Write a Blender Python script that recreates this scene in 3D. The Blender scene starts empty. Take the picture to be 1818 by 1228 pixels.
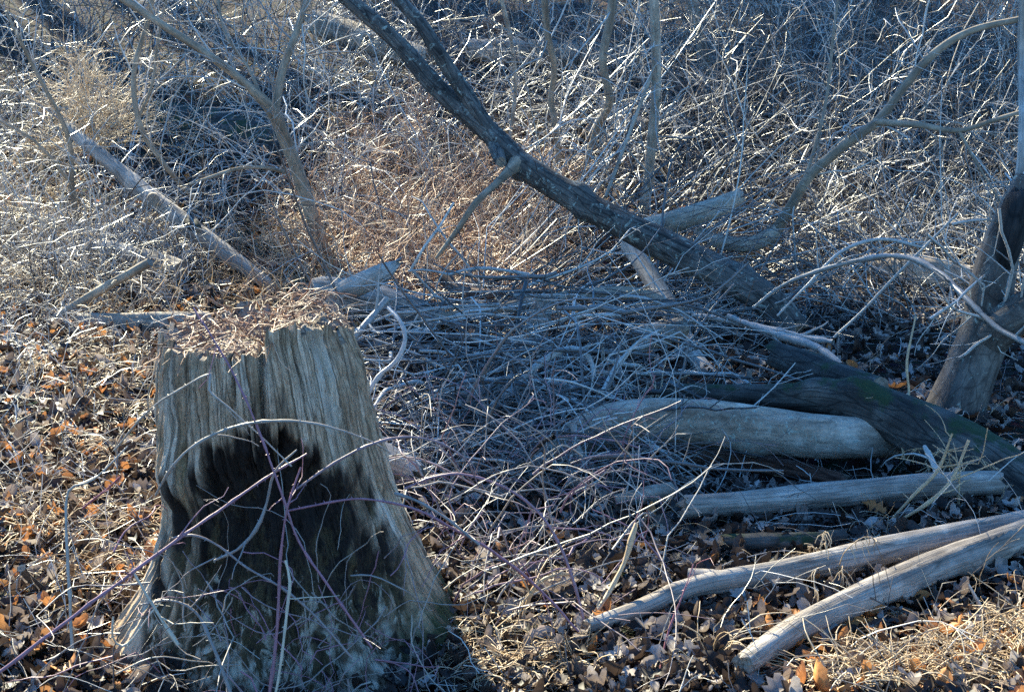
import bpy, math
import numpy as np
from mathutils import Vector

rng = np.random.default_rng(11)
SC = bpy.context.scene
COL = SC.collection

# ------------------------------------------------------------------ camera
CAM_H, PITCH, FPX = 1.75, math.radians(12.5), 2525.0      # photo 1818 x 1228, about 50 mm on full frame
cam = bpy.data.cameras.new('camera'); cam.lens = 50.0; cam.sensor_width = 36.0
cam.clip_start = 0.05; cam.clip_end = 500
camo = bpy.data.objects.new('camera', cam); COL.objects.link(camo)
camo.location = (0, 0, CAM_H); camo.rotation_euler = (math.pi / 2 - PITCH, 0, 0)
cam.dof.use_dof = True; cam.dof.focus_distance = 5.6; cam.dof.aperture_fstop = 20.0
SC.camera = camo

# ------------------------------------------------------------------ sky and sun
SUN_AZ, SUN_EL = math.radians(-29.0), math.radians(35.0)  # behind the thicket, to the left
SUN = np.array([math.sin(SUN_AZ) * math.cos(SUN_EL), math.cos(SUN_AZ) * math.cos(SUN_EL), math.sin(SUN_EL)])
w = bpy.data.worlds.new('World'); SC.world = w; w.use_nodes = True
nt = w.node_tree; bg = nt.nodes['Background']
sky = nt.nodes.new('ShaderNodeTexSky'); sky.sky_type = 'NISHITA'; sky.sun_disc = False
sky.sun_elevation = SUN_EL; sky.sun_rotation = SUN_AZ
sky.air_density = 1.0; sky.dust_density = 0.0; sky.ozone_density = 2.5
nt.links.new(sky.outputs[0], bg.inputs[0]); bg.inputs[1].default_value = 0.05
sl = bpy.data.lights.new('sun', 'SUN'); sl.energy = 5.0; sl.angle = math.radians(0.55); sl.color = (1.0, 0.68, 0.34)
so = bpy.data.objects.new('sun', sl); COL.objects.link(so)
so.rotation_euler = Vector(tuple(SUN)).to_track_quat('Z', 'Y').to_euler()
so.location = (-20, 36, 28)
vs = SC.view_settings
vs.view_transform = 'Standard'; vs.look = 'None'; vs.gamma = 1.0; vs.use_curve_mapping = False
vs.exposure = 2.55
vs.use_white_balance = True; vs.white_balance_temperature = 4400; vs.white_balance_tint = -2
SC.cycles.use_denoising = False; SC.cycles.max_bounces = 5; SC.cycles.diffuse_bounces = 1

# ------------------------------------------------------------------ noise
_tab = rng.random(4096)
def vn(x, y, z):
    x, y, z = np.broadcast_arrays(np.asarray(x, float), y, z)
    xi, yi, zi = np.floor(x).astype(int), np.floor(y).astype(int), np.floor(z).astype(int)
    fx, fy, fz = x - xi, y - yi, z - zi
    fx, fy, fz = fx*fx*(3-2*fx), fy*fy*(3-2*fy), fz*fz*(3-2*fz)
    def h(a, b, c): return _tab[(a*73856093 ^ b*19349663 ^ c*83492791) & 4095]
    r = 0
    for dx in (0, 1):
        for dy in (0, 1):
            for dz in (0, 1):
                r = r + h(xi+dx, yi+dy, zi+dz) * (fx if dx else 1-fx) * (fy if dy else 1-fy) * (fz if dz else 1-fz)
    return r * 2 - 1
def fbm(x, y, z, o=4):
    s, a = 0, 0.5
    for i in range(o):
        s = s + a * vn(x * 2**i + 7.3*i, y * 2**i, z * 2**i); a *= 0.5
    return s
def sstep(a, b, x):
    t = np.clip((x - a) / (b - a), 0, 1); return t*t*(3-2*t)

# ------------------------------------------------------------------ terrain and picking
def H(x, y):
    x = np.asarray(x, float); y = np.asarray(y, float)
    t = np.maximum(y - 9.0, 0); t = np.where(t < 2, t*t/4, t - 1)
    t = np.minimum(t, 36 + (t - 36) * 0.15)
    z = 0.2 * t
    z = z + 0.10 * fbm(x*0.5, y*0.5, 0.3, 3) + 0.035 * fbm(x*2.1, y*2.1, 5.3, 3)
    z = z + 0.10 * sstep(-1.2, -2.2, x) * sstep(3.0, 4.5, y) * sstep(9, 7, y)
    z = z - 0.14*np.exp(-((x+0.55)**2/0.45 + (y-3.45)**2/0.16))
    z = z - 0.20*np.exp(-((x-1.45)**2/0.8 + (y-5.62)**2/0.12))
    return z
cp, sp_ = math.cos(PITCH), math.sin(PITCH)
def ray(px, py):
    u, v = (px - 909) / FPX, (614 - py) / FPX
    return np.array([u, cp + v * sp_, -sp_ + v * cp])
def at(px, py, Y):
    """world point seen at a photo pixel, at distance Y in front of the camera"""
    d = ray(px, py); return np.array([0, 0, CAM_H]) + d * (Y / d[1])
def ground(px, py, h=0.0):
    """point on the ground (plus h) at a photo pixel"""
    d = ray(px, py); Y = np.linspace(2.6, 24, 1800)
    P = np.array([0, 0, CAM_H])[None] + d[None] * (Y / d[1])[:, None]
    k = np.argmax(P[:, 2] <= H(P[:, 0], P[:, 1]) + h)
    return P[k if k > 0 else -1]
def lying(px, py, th, lift=0.0):
    p = ground(px, py, 0.05 + lift)
    for _ in range(2): p = ground(px, py, th / 2 * p[1] / FPX * 0.85 + lift)
    return p
def spine(spec, depth=None, lift=0.0):
    """list of (px, py, thickness px [, depth]) -> xyzr rows"""
    out = []
    for s in spec:
        Y = s[3] if len(s) > 3 else depth
        p = at(s[0], s[1], Y) if Y is not None else lying(s[0], s[1], s[2], lift)
        out.append([*p, s[2] / 2 * p[1] / FPX])
    return np.array(out)
def catmull(P, step):
    P = np.asarray(P, float)
    if len(P) < 2: return P
    Q = np.vstack([2*P[0]-P[1], P, 2*P[-1]-P[-2]]); out = []
    for i in range(1, len(Q) - 2):
        L = np.linalg.norm(Q[i+1][:3] - Q[i][:3]); n = max(2, int(L / step))
        t = np.linspace(0, 1, n, endpoint=False)[:, None]
        p0, p1, p2, p3 = Q[i-1], Q[i], Q[i+1], Q[i+2]
        out.append(0.5*((2*p1) + (-p0+p2)*t + (2*p0-5*p1+4*p2-p3)*t*t + (-p0+3*p1-3*p2+p3)*t**3))
    out.append(Q[-2][None]); return np.vstack(out)

# ------------------------------------------------------------------ mesh helpers
def mesh(name, V, F, mats, attr=None, tint=None, smooth=True, rot=None):
    V = np.asarray(V, np.float32); F = np.asarray(F, np.int32)
    m = bpy.data.meshes.new(name); n, k = F.shape
    m.vertices.add(len(V)); m.vertices.foreach_set('co', V.ravel())
    m.loops.add(n*k); m.loops.foreach_set('vertex_index', F.ravel())
    m.polygons.add(n); m.polygons.foreach_set('loop_start', np.arange(0, n*k, k, dtype=np.int32))
    m.polygons.foreach_set('use_smooth', np.full(n, smooth))
    if attr is not None:
        a = m.attributes.new('grain', 'FLOAT_VECTOR', 'POINT'); a.data.foreach_set('vector', np.asarray(attr, np.float32).ravel())
    if tint is not None:
        a = m.attributes.new('tint', 'FLOAT', 'POINT'); a.data.foreach_set('value', np.asarray(tint, np.float32).ravel())
    if rot is not None:
        a = m.attributes.new('rot', 'FLOAT', 'POINT'); a.data.foreach_set('value', np.asarray(rot, np.float32).ravel())
    m.update(calc_edges=True)
    m.materials.append(mats); return m
def link(name, me, parent=None, label=None, cat=None, group=None, kind=None):
    o = bpy.data.objects.new(name, me); COL.objects.link(o)
    if parent is not None: o.parent = parent
    if label: o['label'] = label
    if cat: o['category'] = cat
    if group: o['group'] = group
    if kind: o['kind'] = kind
    return o
def thing(name, label, cat, loc, group=None):
    o = link(name, None, None, label, cat, group); o.location = loc; o.empty_display_size = 0.1; return o
def child(name, V, F, mat, root, off, **kw):
    return link(name, mesh(name, np.asarray(V) - off, F, mat, **kw), root)

def tubes(P, R, k=3, tint=None):
    """many tubes at once. P (N,n,3), R (N,n)"""
    P = np.asarray(P, float); N, n = P.shape[:2]
    T = np.gradient(P, axis=1); T /= np.linalg.norm(T, axis=2, keepdims=True) + 1e-9
    if n > 4: R = R * rng.uniform(0.82, 1.22, R.shape)
    ref = rng.normal(size=(N, 1, 3)); m = T.mean(1, keepdims=True)
    ref = ref - (ref*m).sum(2, keepdims=True)*m / ((m*m).sum(2, keepdims=True) + 1e-9)
    U = np.cross(T, np.broadcast_to(ref, T.shape)); U /= np.linalg.norm(U, axis=2, keepdims=True) + 1e-9
    W = np.cross(T, U)
    a = np.arange(k) * 2*np.pi/k
    V = P[:, :, None] + R[:, :, None, None]*(np.cos(a)[None, None, :, None]*U[:, :, None] + np.sin(a)[None, None, :, None]*W[:, :, None])
    idx = np.arange(N*n*k).reshape(N, n, k)
    A, B = idx[:, :-1], idx[:, 1:]
    F = np.stack([A, np.roll(A, -1, 2), np.roll(B, -1, 2), B], -1).reshape(-1, 4)
    tv = None if tint is None else np.repeat(np.asarray(tint), n*k)
    return V.reshape(-1, 3), F, tv
class Bag:
    def __init__(s): s.V, s.F, s.T, s.n = [], [], [], 0
    def add(s, V, F, T=None):
        s.V.append(V); s.F.append(F + s.n); s.n += len(V)
        s.T.append(np.zeros(len(V)) if T is None else T)
    def mesh(s, name, mat, smooth=True, off=None):
        V = np.vstack(s.V)
        if off is not None: V = V - off
        return mesh(name, V, np.vstack(s.F), mat, tint=np.concatenate(s.T), smooth=smooth)

def grow(base, d0, L, n, droop, wob):
    """vectorised growth of N stems: base (N,3), d0 (N,3), L (N,), -> (N,n,3)"""
    N = len(base); d = d0 / np.linalg.norm(d0, axis=1, keepdims=True); P = np.zeros((N, n, 3)); P[:, 0] = base
    st = (L / (n-1))[:, None]; dr = np.broadcast_to(np.asarray(droop, float), (N,))
    bend = rng.normal(size=(N, 3)) * wob
    for i in range(1, n):
        d = d + rng.normal(size=(N, 3)) * wob + bend * 0.4
        kk = rng.random(N) < 0.16; d[kk] += rng.normal(size=(kk.sum(), 3)) * 0.38
        d[:, 2] -= dr / (n-1)
        d /= np.linalg.norm(d, axis=1, keepdims=True)
        P[:, i] = P[:, i-1] + d * st
    return P
def side(P, R, M, L0, L1, n, spread, droop, wob, tmin=0.25, rr=0.6):
    """M side twigs on stems P"""
    N, m = P.shape[:2]; i = rng.integers(0, N, M); t = rng.uniform(tmin, 0.97, M) * (m-1)
    j = np.minimum(t.astype(int), m-2); f = (t-j)[:, None]
    b = P[i, j]*(1-f) + P[i, j+1]*f; tan = P[i, j+1]-P[i, j]; tan /= np.linalg.norm(tan, axis=1, keepdims=True)+1e-9
    d = tan + rng.normal(size=(M, 3))*spread; L = rng.uniform(L0, L1, M)
    Q = grow(b, d, L, n, droop, wob)
    r0 = R[i, j]*rr
    return Q, r0[:, None]*np.linspace(1, 0.35, n)[None], i

# ------------------------------------------------------------------ materials
def new_mat(name, rough=0.85, spec=0.3):
    m = bpy.data.materials.new(name); m.use_nodes = True; t = m.node_tree
    b = t.nodes['Principled BSDF']; b.inputs['Roughness'].default_value = rough
    b.inputs['Specular IOR Level'].default_value = spec
    return m, t, b
def N(t, typ, **kw):
    n = t.nodes.new(typ)
    for k, v in kw.items():
        if k in n.inputs: n.inputs[k].default_value = v
        else: setattr(n, k, v)
    return n
def ramp(t, fac, stops):
    r = t.nodes.new('ShaderNodeValToRGB'); e = r.color_ramp.elements
    while len(e) < len(stops): e.new(0.5)
    for x, (p, c) in zip(e, stops): x.position = p; x.color = (*c, 1) if len(c) == 3 else c
    t.links.new(fac, r.inputs[0]); return r.outputs[0]
def mix(t, f, a, b, mode='MIX'):
    m = t.nodes.new('ShaderNodeMix'); m.data_type = 'RGBA'; m.blend_type = mode
    for s, v in ((m.inputs[0], f), (m.inputs[6], a), (m.inputs[7], b)):
        if hasattr(v, 'links'): t.links.new(v, s)
        elif isinstance(v, (int, float)): s.default_value = v
        else: s.default_value = (*v, 1)
    return m.outputs[2]
def vecmap(t, src, scale):
    m = t.nodes.new('ShaderNodeMapping'); m.inputs['Scale'].default_value = scale
    t.links.new(src, m.inputs[0]); return m.outputs[0]
def noise(t, vec, scale, detail=5, rough=0.6, dist=0.0):
    n = N(t, 'ShaderNodeTexNoise', Scale=scale, Detail=detail, Roughness=rough, Distortion=dist)
    t.links.new(vec, n.inputs['Vector']); return n.outputs[0]
def bump(t, b, h, strength, dist):
    n = N(t, 'ShaderNodeBump', Strength=strength, Distance=dist)
    t.links.new(h, n.inputs['Height']); t.links.new(n.outputs[0], b.inputs['Normal'])
def attr(t, name, out=1):
    a = t.nodes.new('ShaderNodeAttribute'); a.attribute_name = name; return a.outputs[out]

def wood(name, dark, mid, light, along=3.0, around=38.0, lichen=0.0, moss=0.0, bdist=0.006, spot=0.5, crack=1.0):
    """bark or bare wood: streaks follow the grain attribute (x,y around the girth, z along it)"""
    m, t, b = new_mat(name, 0.85, 0.25)
    g = attr(t, 'grain'); v1 = vecmap(t, g, (around, around, along))
    n1 = noise(t, v1, 1.0, 6, 0.65, 0.4); n2 = noise(t, g, 7.0, 5, 0.6)
    n3 = noise(t, vecmap(t, g, (around*3, around*3, along*6)), 1.0, 3, 0.7)
    c = ramp(t, n1, [(0.30, dark), (0.48, mid), (0.72, light)])
    c = mix(t, spot, c, ramp(t, n2, [(0.30, tuple(x*0.55 for x in mid)), (0.5, mid), (0.70, tuple(min(1, x*1.25) for x in light))]))
    c = mix(t, 0.5, c, ramp(t, n3, [(0.25, (0.25, 0.25, 0.25)), (0.6, (1, 1, 1))]), 'MULTIPLY')
    vc = N(t, 'ShaderNodeTexVoronoi', Scale=1.0, feature='DISTANCE_TO_EDGE'); t.links.new(vecmap(t, g, (around*0.75, around*0.75, along*1.1)), vc.inputs['Vector'])
    c = mix(t, ramp(t, vc.outputs['Distance'], [(0.0, (0.8*min(1, crack),)*3), (0.02+0.05*crack, (0, 0, 0))]), c, tuple(x*0.35 for x in dark))
    n6 = noise(t, vecmap(t, g, (10, 10, 1.6)), 1.0, 5, 0.6, 0.5)
    c = mix(t, 0.75, c, ramp(t, n6, [(0.32, (0.32, 0.30, 0.29)), (0.55, (1, 1, 1)), (0.7, (1.2, 1.18, 1.12))]), 'MULTIPLY')
    if lichen:
        n4 = noise(t, g, 20.0, 8, 0.78, 0.8)
        c = mix(t, ramp(t, n4, [(0.60-lichen*0.2, (0, 0, 0)), (0.66-lichen*0.2, (1, 1, 1))]), c, mix(t, n3, (0.22, 0.23, 0.19), (0.46, 0.47, 0.38)))
    if moss:
        geo = t.nodes.new('ShaderNodeNewGeometry'); sx = t.nodes.new('ShaderNodeSeparateXYZ'); t.links.new(geo.outputs['Normal'], sx.inputs[0])
        n5 = noise(t, g, 5.0, 6, 0.7)
        ad = N(t, 'ShaderNodeMath', operation='MULTIPLY_ADD'); t.links.new(sx.outputs[2], ad.inputs[0]); ad.inputs[1].default_value = 0.15; t.links.new(n5, ad.inputs[2])
        c = mix(t, ramp(t, ad.outputs[0], [(0.66-moss*0.2, (0, 0, 0)), (0.74-moss*0.2, (1, 1, 1))]), c, mix(t, n3, (0.014, 0.02, 0.008), (0.045, 0.058, 0.02)))
    t.links.new(c, b.inputs['Base Color'])
    hh = N(t, 'ShaderNodeMath', operation='ADD'); t.links.new(n1, hh.inputs[0]); 
    h2 = N(t, 'ShaderNodeMath', operation='MULTIPLY'); t.links.new(n3, h2.inputs[0]); h2.inputs[1].default_value = 0.4
    t.links.new(h2.outputs[0], hh.inputs[1])
    bump(t, b, hh.outputs[0], 0.9, bdist)
    return m
def tinted(name, stops, rough=0.8, spec=0.3, trans=0.0, nscale=60):
    """colour picked per piece by its tint value, with fine mottling"""
    m, t, b = new_mat(name, rough, spec)
    tc = t.nodes.new('ShaderNodeTexCoord')
    c = ramp(t, attr(t, 'tint', 2), stops)
    n = noise(t, tc.outputs['Object'], nscale, 3, 0.7)
    c = mix(t, 0.6, c, ramp(t, n, [(0.3, (0.45, 0.45, 0.45)), (0.6, (1.05, 1.05, 1.05))]), 'MULTIPLY')
    t.links.new(c, b.inputs['Base Color'])
    if trans:
        tr = t.nodes.new('ShaderNodeBsdfTranslucent'); t.links.new(c, tr.inputs[0])
        ms = t.nodes.new('ShaderNodeMixShader'); ms.inputs[0].default_value = trans
        t.links.new(b.outputs[0], ms.inputs[1]); t.links.new(tr.outputs[0], ms.inputs[2])
        t.links.new(ms.outputs[0], t.nodes['Material Output'].inputs[0])
    return m

M = {}
M['bark'] = wood('lichened_bark', (0.02, 0.017, 0.015), (0.10, 0.087, 0.073), (0.25, 0.225, 0.19), lichen=0.2, bdist=0.012)
M['dark_bark'] = wood('dark_mossy_bark', (0.018, 0.016, 0.014), (0.06, 0.053, 0.045), (0.17, 0.155, 0.13), moss=0.25)
M['smooth_bark'] = wood('smooth_grey_bark', (0.08, 0.063, 0.045), (0.36, 0.29, 0.21), (0.64, 0.55, 0.43), along=6, around=26, lichen=0.2, bdist=0.009, crack=0.3)
M['trunk_bark'] = wood('grey_brown_trunk_bark', (0.03, 0.026, 0.022), (0.12, 0.10, 0.082), (0.24, 0.21, 0.17), along=7, around=24, lichen=0.1, bdist=0.010, crack=0.6)
M['sapling'] = wood('tan_sapling_bark', (0.15, 0.12, 0.08), (0.31, 0.25, 0.175), (0.45, 0.38, 0.28), along=6, around=30, bdist=0.002, crack=0.15)
M['grey_wood'] = wood('weathered_grey_wood', (0.08, 0.065, 0.052), (0.34, 0.29, 0.235), (0.58, 0.52, 0.44), along=1.6, around=45, bdist=0.010, spot=0.55, crack=0.6)
M['brown_wood'] = wood('brown_rotten_wood', (0.04, 0.025, 0.018), (0.15, 0.09, 0.06), (0.28, 0.19, 0.13), along=2.0, around=50)
M['pale_wood'] = wood('pale_bare_wood', (0.16, 0.13, 0.10), (0.40, 0.35, 0.29), (0.58, 0.53, 0.46), along=1.6, around=45, bdist=0.003, spot=0.4, crack=0.35)
M['charred'] = wood('blackened_wood', (0.008, 0.008, 0.009), (0.022, 0.02, 0.019), (0.06, 0.055, 0.05), along=4, around=40)
M['end_grain'] = wood('sawn_end_grain', (0.10, 0.075, 0.05), (0.33, 0.27, 0.20), (0.5, 0.43, 0.34), along=60, around=60, bdist=0.002, spot=0.2)
M['twig'] = tinted('thicket_twigs', [(0.0, (0.03, 0.026, 0.022)), (0.35, (0.12, 0.10, 0.085)), (0.6, (0.36, 0.32, 0.27)), (0.85, (0.54, 0.49, 0.42)), (1.0, (0.62, 0.57, 0.5))], 0.38, 0.55)
M['weed'] = tinted('brown_weeds', [(0.0, (0.05, 0.025, 0.015)), (0.4, (0.27, 0.14, 0.07)), (0.7, (0.54, 0.34, 0.19)), (1.0, (0.66, 0.50, 0.33))], 0.5, 0.4)
M['straw'] = tinted('dry_straw', [(0.0, (0.22, 0.13, 0.06)), (0.5, (0.50, 0.36, 0.19)), (1.0, (0.66, 0.54, 0.36))], 0.55, 0.4, 0.15)
M['cane'] = tinted('bramble_cane', [(0.0, (0.20, 0.06, 0.07)), (0.3, (0.24, 0.13, 0.16)), (0.6, (0.22, 0.185, 0.16)), (1.0, (0.50, 0.42, 0.30))], 0.45, 0.5, nscale=25)
M['leaf'] = tinted('dead_leaves', [(0.0, (0.018, 0.013, 0.010)), (0.25, (0.07, 0.048, 0.034)), (0.5, (0.27, 0.21, 0.165)), (0.82, (0.46, 0.40, 0.345)), (0.88, (0.45, 0.20, 0.06)), (1.0, (0.55, 0.27, 0.08))], 0.6, 0.35, 0.22, 90)
M['needle'] = tinted('evergreen_needles', [(0.0, (0.02, 0.035, 0.015)), (1.0, (0.05, 0.075, 0.03))], 0.7, 0.2)
def floor_mat():
    m, t, b = new_mat('leaf_mould', 0.95, 0.1)
    tc = t.nodes.new('ShaderNodeTexCoord'); o = tc.outputs['Object']
    n1 = noise(t, o, 3.0, 8, 0.7); n2 = noise(t, o, 40, 5, 0.7)
    vo = N(t, 'ShaderNodeTexVoronoi', Scale=26.0); t.links.new(o, vo.inputs['Vector'])
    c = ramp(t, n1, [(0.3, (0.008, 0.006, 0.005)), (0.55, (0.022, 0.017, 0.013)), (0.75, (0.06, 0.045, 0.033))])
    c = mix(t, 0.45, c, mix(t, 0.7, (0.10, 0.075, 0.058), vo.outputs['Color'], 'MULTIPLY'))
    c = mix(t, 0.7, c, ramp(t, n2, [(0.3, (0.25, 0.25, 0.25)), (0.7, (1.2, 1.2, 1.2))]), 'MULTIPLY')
    t.links.new(c, b.inputs['Base Color'])
    s = N(t, 'ShaderNodeMath', operation='ADD'); t.links.new(n2, s.inputs[0]); t.links.new(vo.outputs['Distance'], s.inputs[1])
    bump(t, b, s.outputs[0], 1.0, 0.03); return m
M['floor'] = floor_mat()

# ------------------------------------------------------------------ the forest floor: one sheet to the horizon
def warp(n, near, far):
    t = np.linspace(-1, 1, n); return near*t + (far-near)*np.sign(t)*np.abs(t)**5
gx = warp(321, 6.0, 160.0); gy = np.concatenate([np.linspace(-40, 2.4, 12), np.linspace(2.6, 12, 260), 12.2 + 180*np.linspace(0, 1, 70)**2.2])
GX, GY = np.meshgrid(gx, gy); GZ = H(GX, GY) + 0.02*fbm(GX*7, GY*7, 1.1, 3)
ny, nx = GX.shape; ii = np.arange(nx*ny).reshape(ny, nx)
floor = link('forest_floor', mesh('forest_floor', np.stack([GX, GY, GZ], -1).reshape(-1, 3),
             np.stack([ii[:-1, :-1], ii[:-1, 1:], ii[1:, 1:], ii[1:, :-1]], -1).reshape(-1, 4), M['floor']), kind='structure')
floor['label'] = 'forest floor of leaf mould rising to a wooded bank'

# ------------------------------------------------------------------ leaves
def leaf_template(curl, cup, lob):
    s = np.array([0, .12, .26, .40, .54, .68, .80, .90, 1.0]); wd = np.array([0.015, 0.13, 0.20, 0.26, 0.30, 0.28, 0.24, 0.16, 0.02]) * (1 + lob*np.array([0, .45, -.5, .5, -.5, .5, -.45, .4, 0]))
    V = []
    for a, q in zip(s, wd):
        y = a - 0.5; z0 = curl*(y*y*4)*0.25
        V += [[-q*(1-0.25*abs(cup)), y+0.05*lob, z0 + cup*q*1.1 + 0.05*math.sin(a*17+lob*5)], [0, y, z0 - 0.02], [q*(1-0.25*abs(cup)), y+0.05*lob, z0 + cup*q*0.9 + 0.05*math.sin(a*13+cup*9)]]
    F = []
    for i in range(8):
        for j in range(2):
            a = i*3+j; F.append([a, a+1, a+4, a+3])
    return np.array(V), np.array(F)
LT = [leaf_template(c, u, l) for c, u, l in ((0.8, 0.5, 0.7), (1.5, 0.9, 0.2), (-0.8, 0.4, 0.1), (1.2, -0.6, 0.5), (2.0, 1.3, 0.1), (0.5, 0.2, 0.9))]
def scatter_leaves(P, size, tilt, tint, bag):
    for k in range(len(LT)):
        sel = np.arange(k, len(P), len(LT)); n = len(sel); V, F = LT[k]
        if n == 0: continue
        a = rng.uniform(0, 2*np.pi, n); nz = np.stack([rng.normal(size=n)*tilt, rng.normal(size=n)*tilt, np.ones(n)], 1)
        nz /= np.linalg.norm(nz, axis=1, keepdims=True)
        ux = np.stack([np.cos(a), np.sin(a), np.zeros(n)], 1); uy = np.cross(nz, ux); uy /= np.linalg.norm(uy, axis=1, keepdims=True); ux = np.cross(uy, nz)
        s = size[sel][:, None, None]
        W = P[sel][:, None] + s*(V[None, :, :1]*ux[:, None] + V[None, :, 1:2]*uy[:, None] + V[None, :, 2:]*nz[:, None])
        FF = (F[None] + (np.arange(n)*len(V))[:, None, None]).reshape(-1, 4)
        bag.add(W.reshape(-1, 3), FF, np.repeat(tint[sel], len(V)))
def in_view(n, y0, y1, pw=1.0, m=0.40):
    y = y0 + (y1-y0)*rng.random(n)**pw; return rng.uniform(-m, m, n)*y, y
bag = Bag()
for n, y0, y1, s0, s1 in ((11500, 2.9, 5.6, 0.03, 0.085), (9500, 5.2, 9.5, 0.04, 0.09), (3500, 9, 14, 0.06, 0.11)):
    x, y = in_view(n, y0, y1, 1.0, 0.42)
    P = np.stack([x, y, H(x, y) + 0.012 + 0.045*rng.random(n)], 1)
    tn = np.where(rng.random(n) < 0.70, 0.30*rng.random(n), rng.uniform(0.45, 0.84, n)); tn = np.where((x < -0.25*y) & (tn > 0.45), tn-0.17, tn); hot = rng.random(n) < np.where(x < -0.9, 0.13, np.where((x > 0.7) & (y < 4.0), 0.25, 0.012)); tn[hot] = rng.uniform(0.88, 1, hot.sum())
    scatter_leaves(P, s0*0.55 + (s1*1.25-s0*0.55)*rng.random(n)**1.8, 0.5, tn, bag)
link('leaf_litter', bag.mesh('leaf_litter', M['leaf']), label='brown and grey dead leaves carpeting the forest floor', cat='leaf litter', kind='stuff')
# single leaves that can be picked out, lying on the litter
lm = []
for k, (V, F) in enumerate(LT):
    for tn in (0.45, 0.65, 0.8, 0.95):
        lm.append(mesh('leaf', V, F, M['leaf'], tint=np.full(len(V), tn)))
spots = []
for (x0, x1, y0, y1, n) in ((0, 250, 620, 1228, 90), (830, 1300, 930, 1228, 50), (1430, 1818, 1120, 1225, 60), (1300, 1818, 1000, 1120, 35), (1380, 1700, 520, 680, 30), (60, 300, 550, 600, 10)):
    for _ in range(n): spots.append((rng.uniform(x0, x1), rng.uniform(y0, y1)))
for i, (px, py) in enumerate(spots):
    p = ground(px, py, 0.05)
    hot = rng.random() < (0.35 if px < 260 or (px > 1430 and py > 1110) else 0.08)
    o = link('leaf', lm[rng.integers(0, 6)*4 + (3 if hot else rng.integers(0, 3))], floor)
    o.location = p; s = rng.uniform(0.05, 0.095); o.scale = (s, s, s)
    o.rotation_euler = (rng.normal()*0.5, rng.normal()*0.5, rng.uniform(0, 6.28))

# ------------------------------------------------------------------ logs, trunks and sticks
def log_geo(S, k=30, rough=0.05, ridge=0.04, knots=0, jag=(0, 0), seed=0, step=0.03):
    S = catmull(S, step); P, R = S[:, :3], S[:, 3]; n = len(P)
    T = np.gradient(P, axis=0); T /= np.linalg.norm(T, axis=1, keepdims=True)+1e-9
    up = np.array([0.1, 0.2, 1.0]); up = up if abs(T.mean(0)[2]) < 0.85 else np.array([1.0, 0.3, 0.1])
    U = np.cross(T, up); U /= np.linalg.norm(U, axis=1, keepdims=True); W = np.cross(U, T)
    a = np.arange(k)*2*np.pi/k; s = np.concatenate([[0], np.cumsum(np.linalg.norm(np.diff(P, axis=0), axis=1))])
    ca, sa = np.cos(a)[None], np.sin(a)[None]; sv = s[:, None]; rm = R.mean()
    f = 1 + rough*2.2*fbm(ca*1.3+seed, sa*1.3, sv/rm*0.25, 3) + ridge*2*fbm(ca*5+seed, sa*5, sv/rm*0.22, 3)
    for q in range(knots):
        ka, ks, kw = rng.uniform(0, 6.28), rng.uniform(0.1, 0.9)*s[-1], rng.uniform(0.5, 0.9)*rm
        da = np.angle(np.exp(1j*(a[None]-ka)))*rm; f = f + 0.35*np.exp(-(da**2 + (sv-ks)**2)/kw**2)
    RR = R[:, None]*f
    V = P[:, None] + RR[..., None]*(ca[..., None]*U[:, None] + sa[..., None]*W[:, None])
    for e, j in enumerate(jag):
        if j:
            dz = j*rm*(fbm(ca*2.2+seed*3+e, sa*2.2, 4.4, 4)[0]*1.6)
            i0 = 0 if e == 0 else -1; sg = -1 if e == 0 else 1
            V[i0] += sg*dz[:, None]*T[i0][None]
    G = np.stack([ca*RR*1.0, sa*RR, np.broadcast_to(sv, RR.shape)+seed*1.7], -1)
    idx = np.arange(n*k).reshape(n, k); A, B = idx[:-1], idx[1:]
    F = np.stack([A, B, np.roll(B, -1, 1), np.roll(A, -1, 1)], -1).reshape(-1, 4)
    ends = []
    for e in (0, -1):
        ring = V[e]; c = P[e]; rows = [ring]
        for q in (0.75, 0.5, 0.25, 0.02):
            dd = fbm(ca[0]*q*3+seed, sa[0]*q*3, 8.8+e, 3)*rm*0.25*(1 if jag[0 if e == 0 else 1] else 0.08)
            flat = c + (ring-c)*q; ax = ((ring-c)@T[e]); flat = flat - (ax*q)[:, None]*T[e] + (ax*q*0.7)[:, None]*T[e] + dd[:, None]*T[e]
            rows.append(flat)
        EV = np.vstack(rows); ei = np.arange(5*k).reshape(5, k)
        EF = np.stack([ei[:-1], np.roll(ei[:-1], -1, 1), np.roll(ei[1:], -1, 1), ei[1:]], -1).reshape(-1, 4)
        if e == -1: EF = EF[:, ::-1]
        rel = EV - c; g = np.stack([rel@U[e]*0.35, rel@W[e]*0.35, np.linalg.norm(rel, axis=1)*1.6], -1)
        ends.append((EV, EF, g))
    return V.reshape(-1, 3), F, G.reshape(-1, 3), ends, S
_seed = [1]
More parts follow.
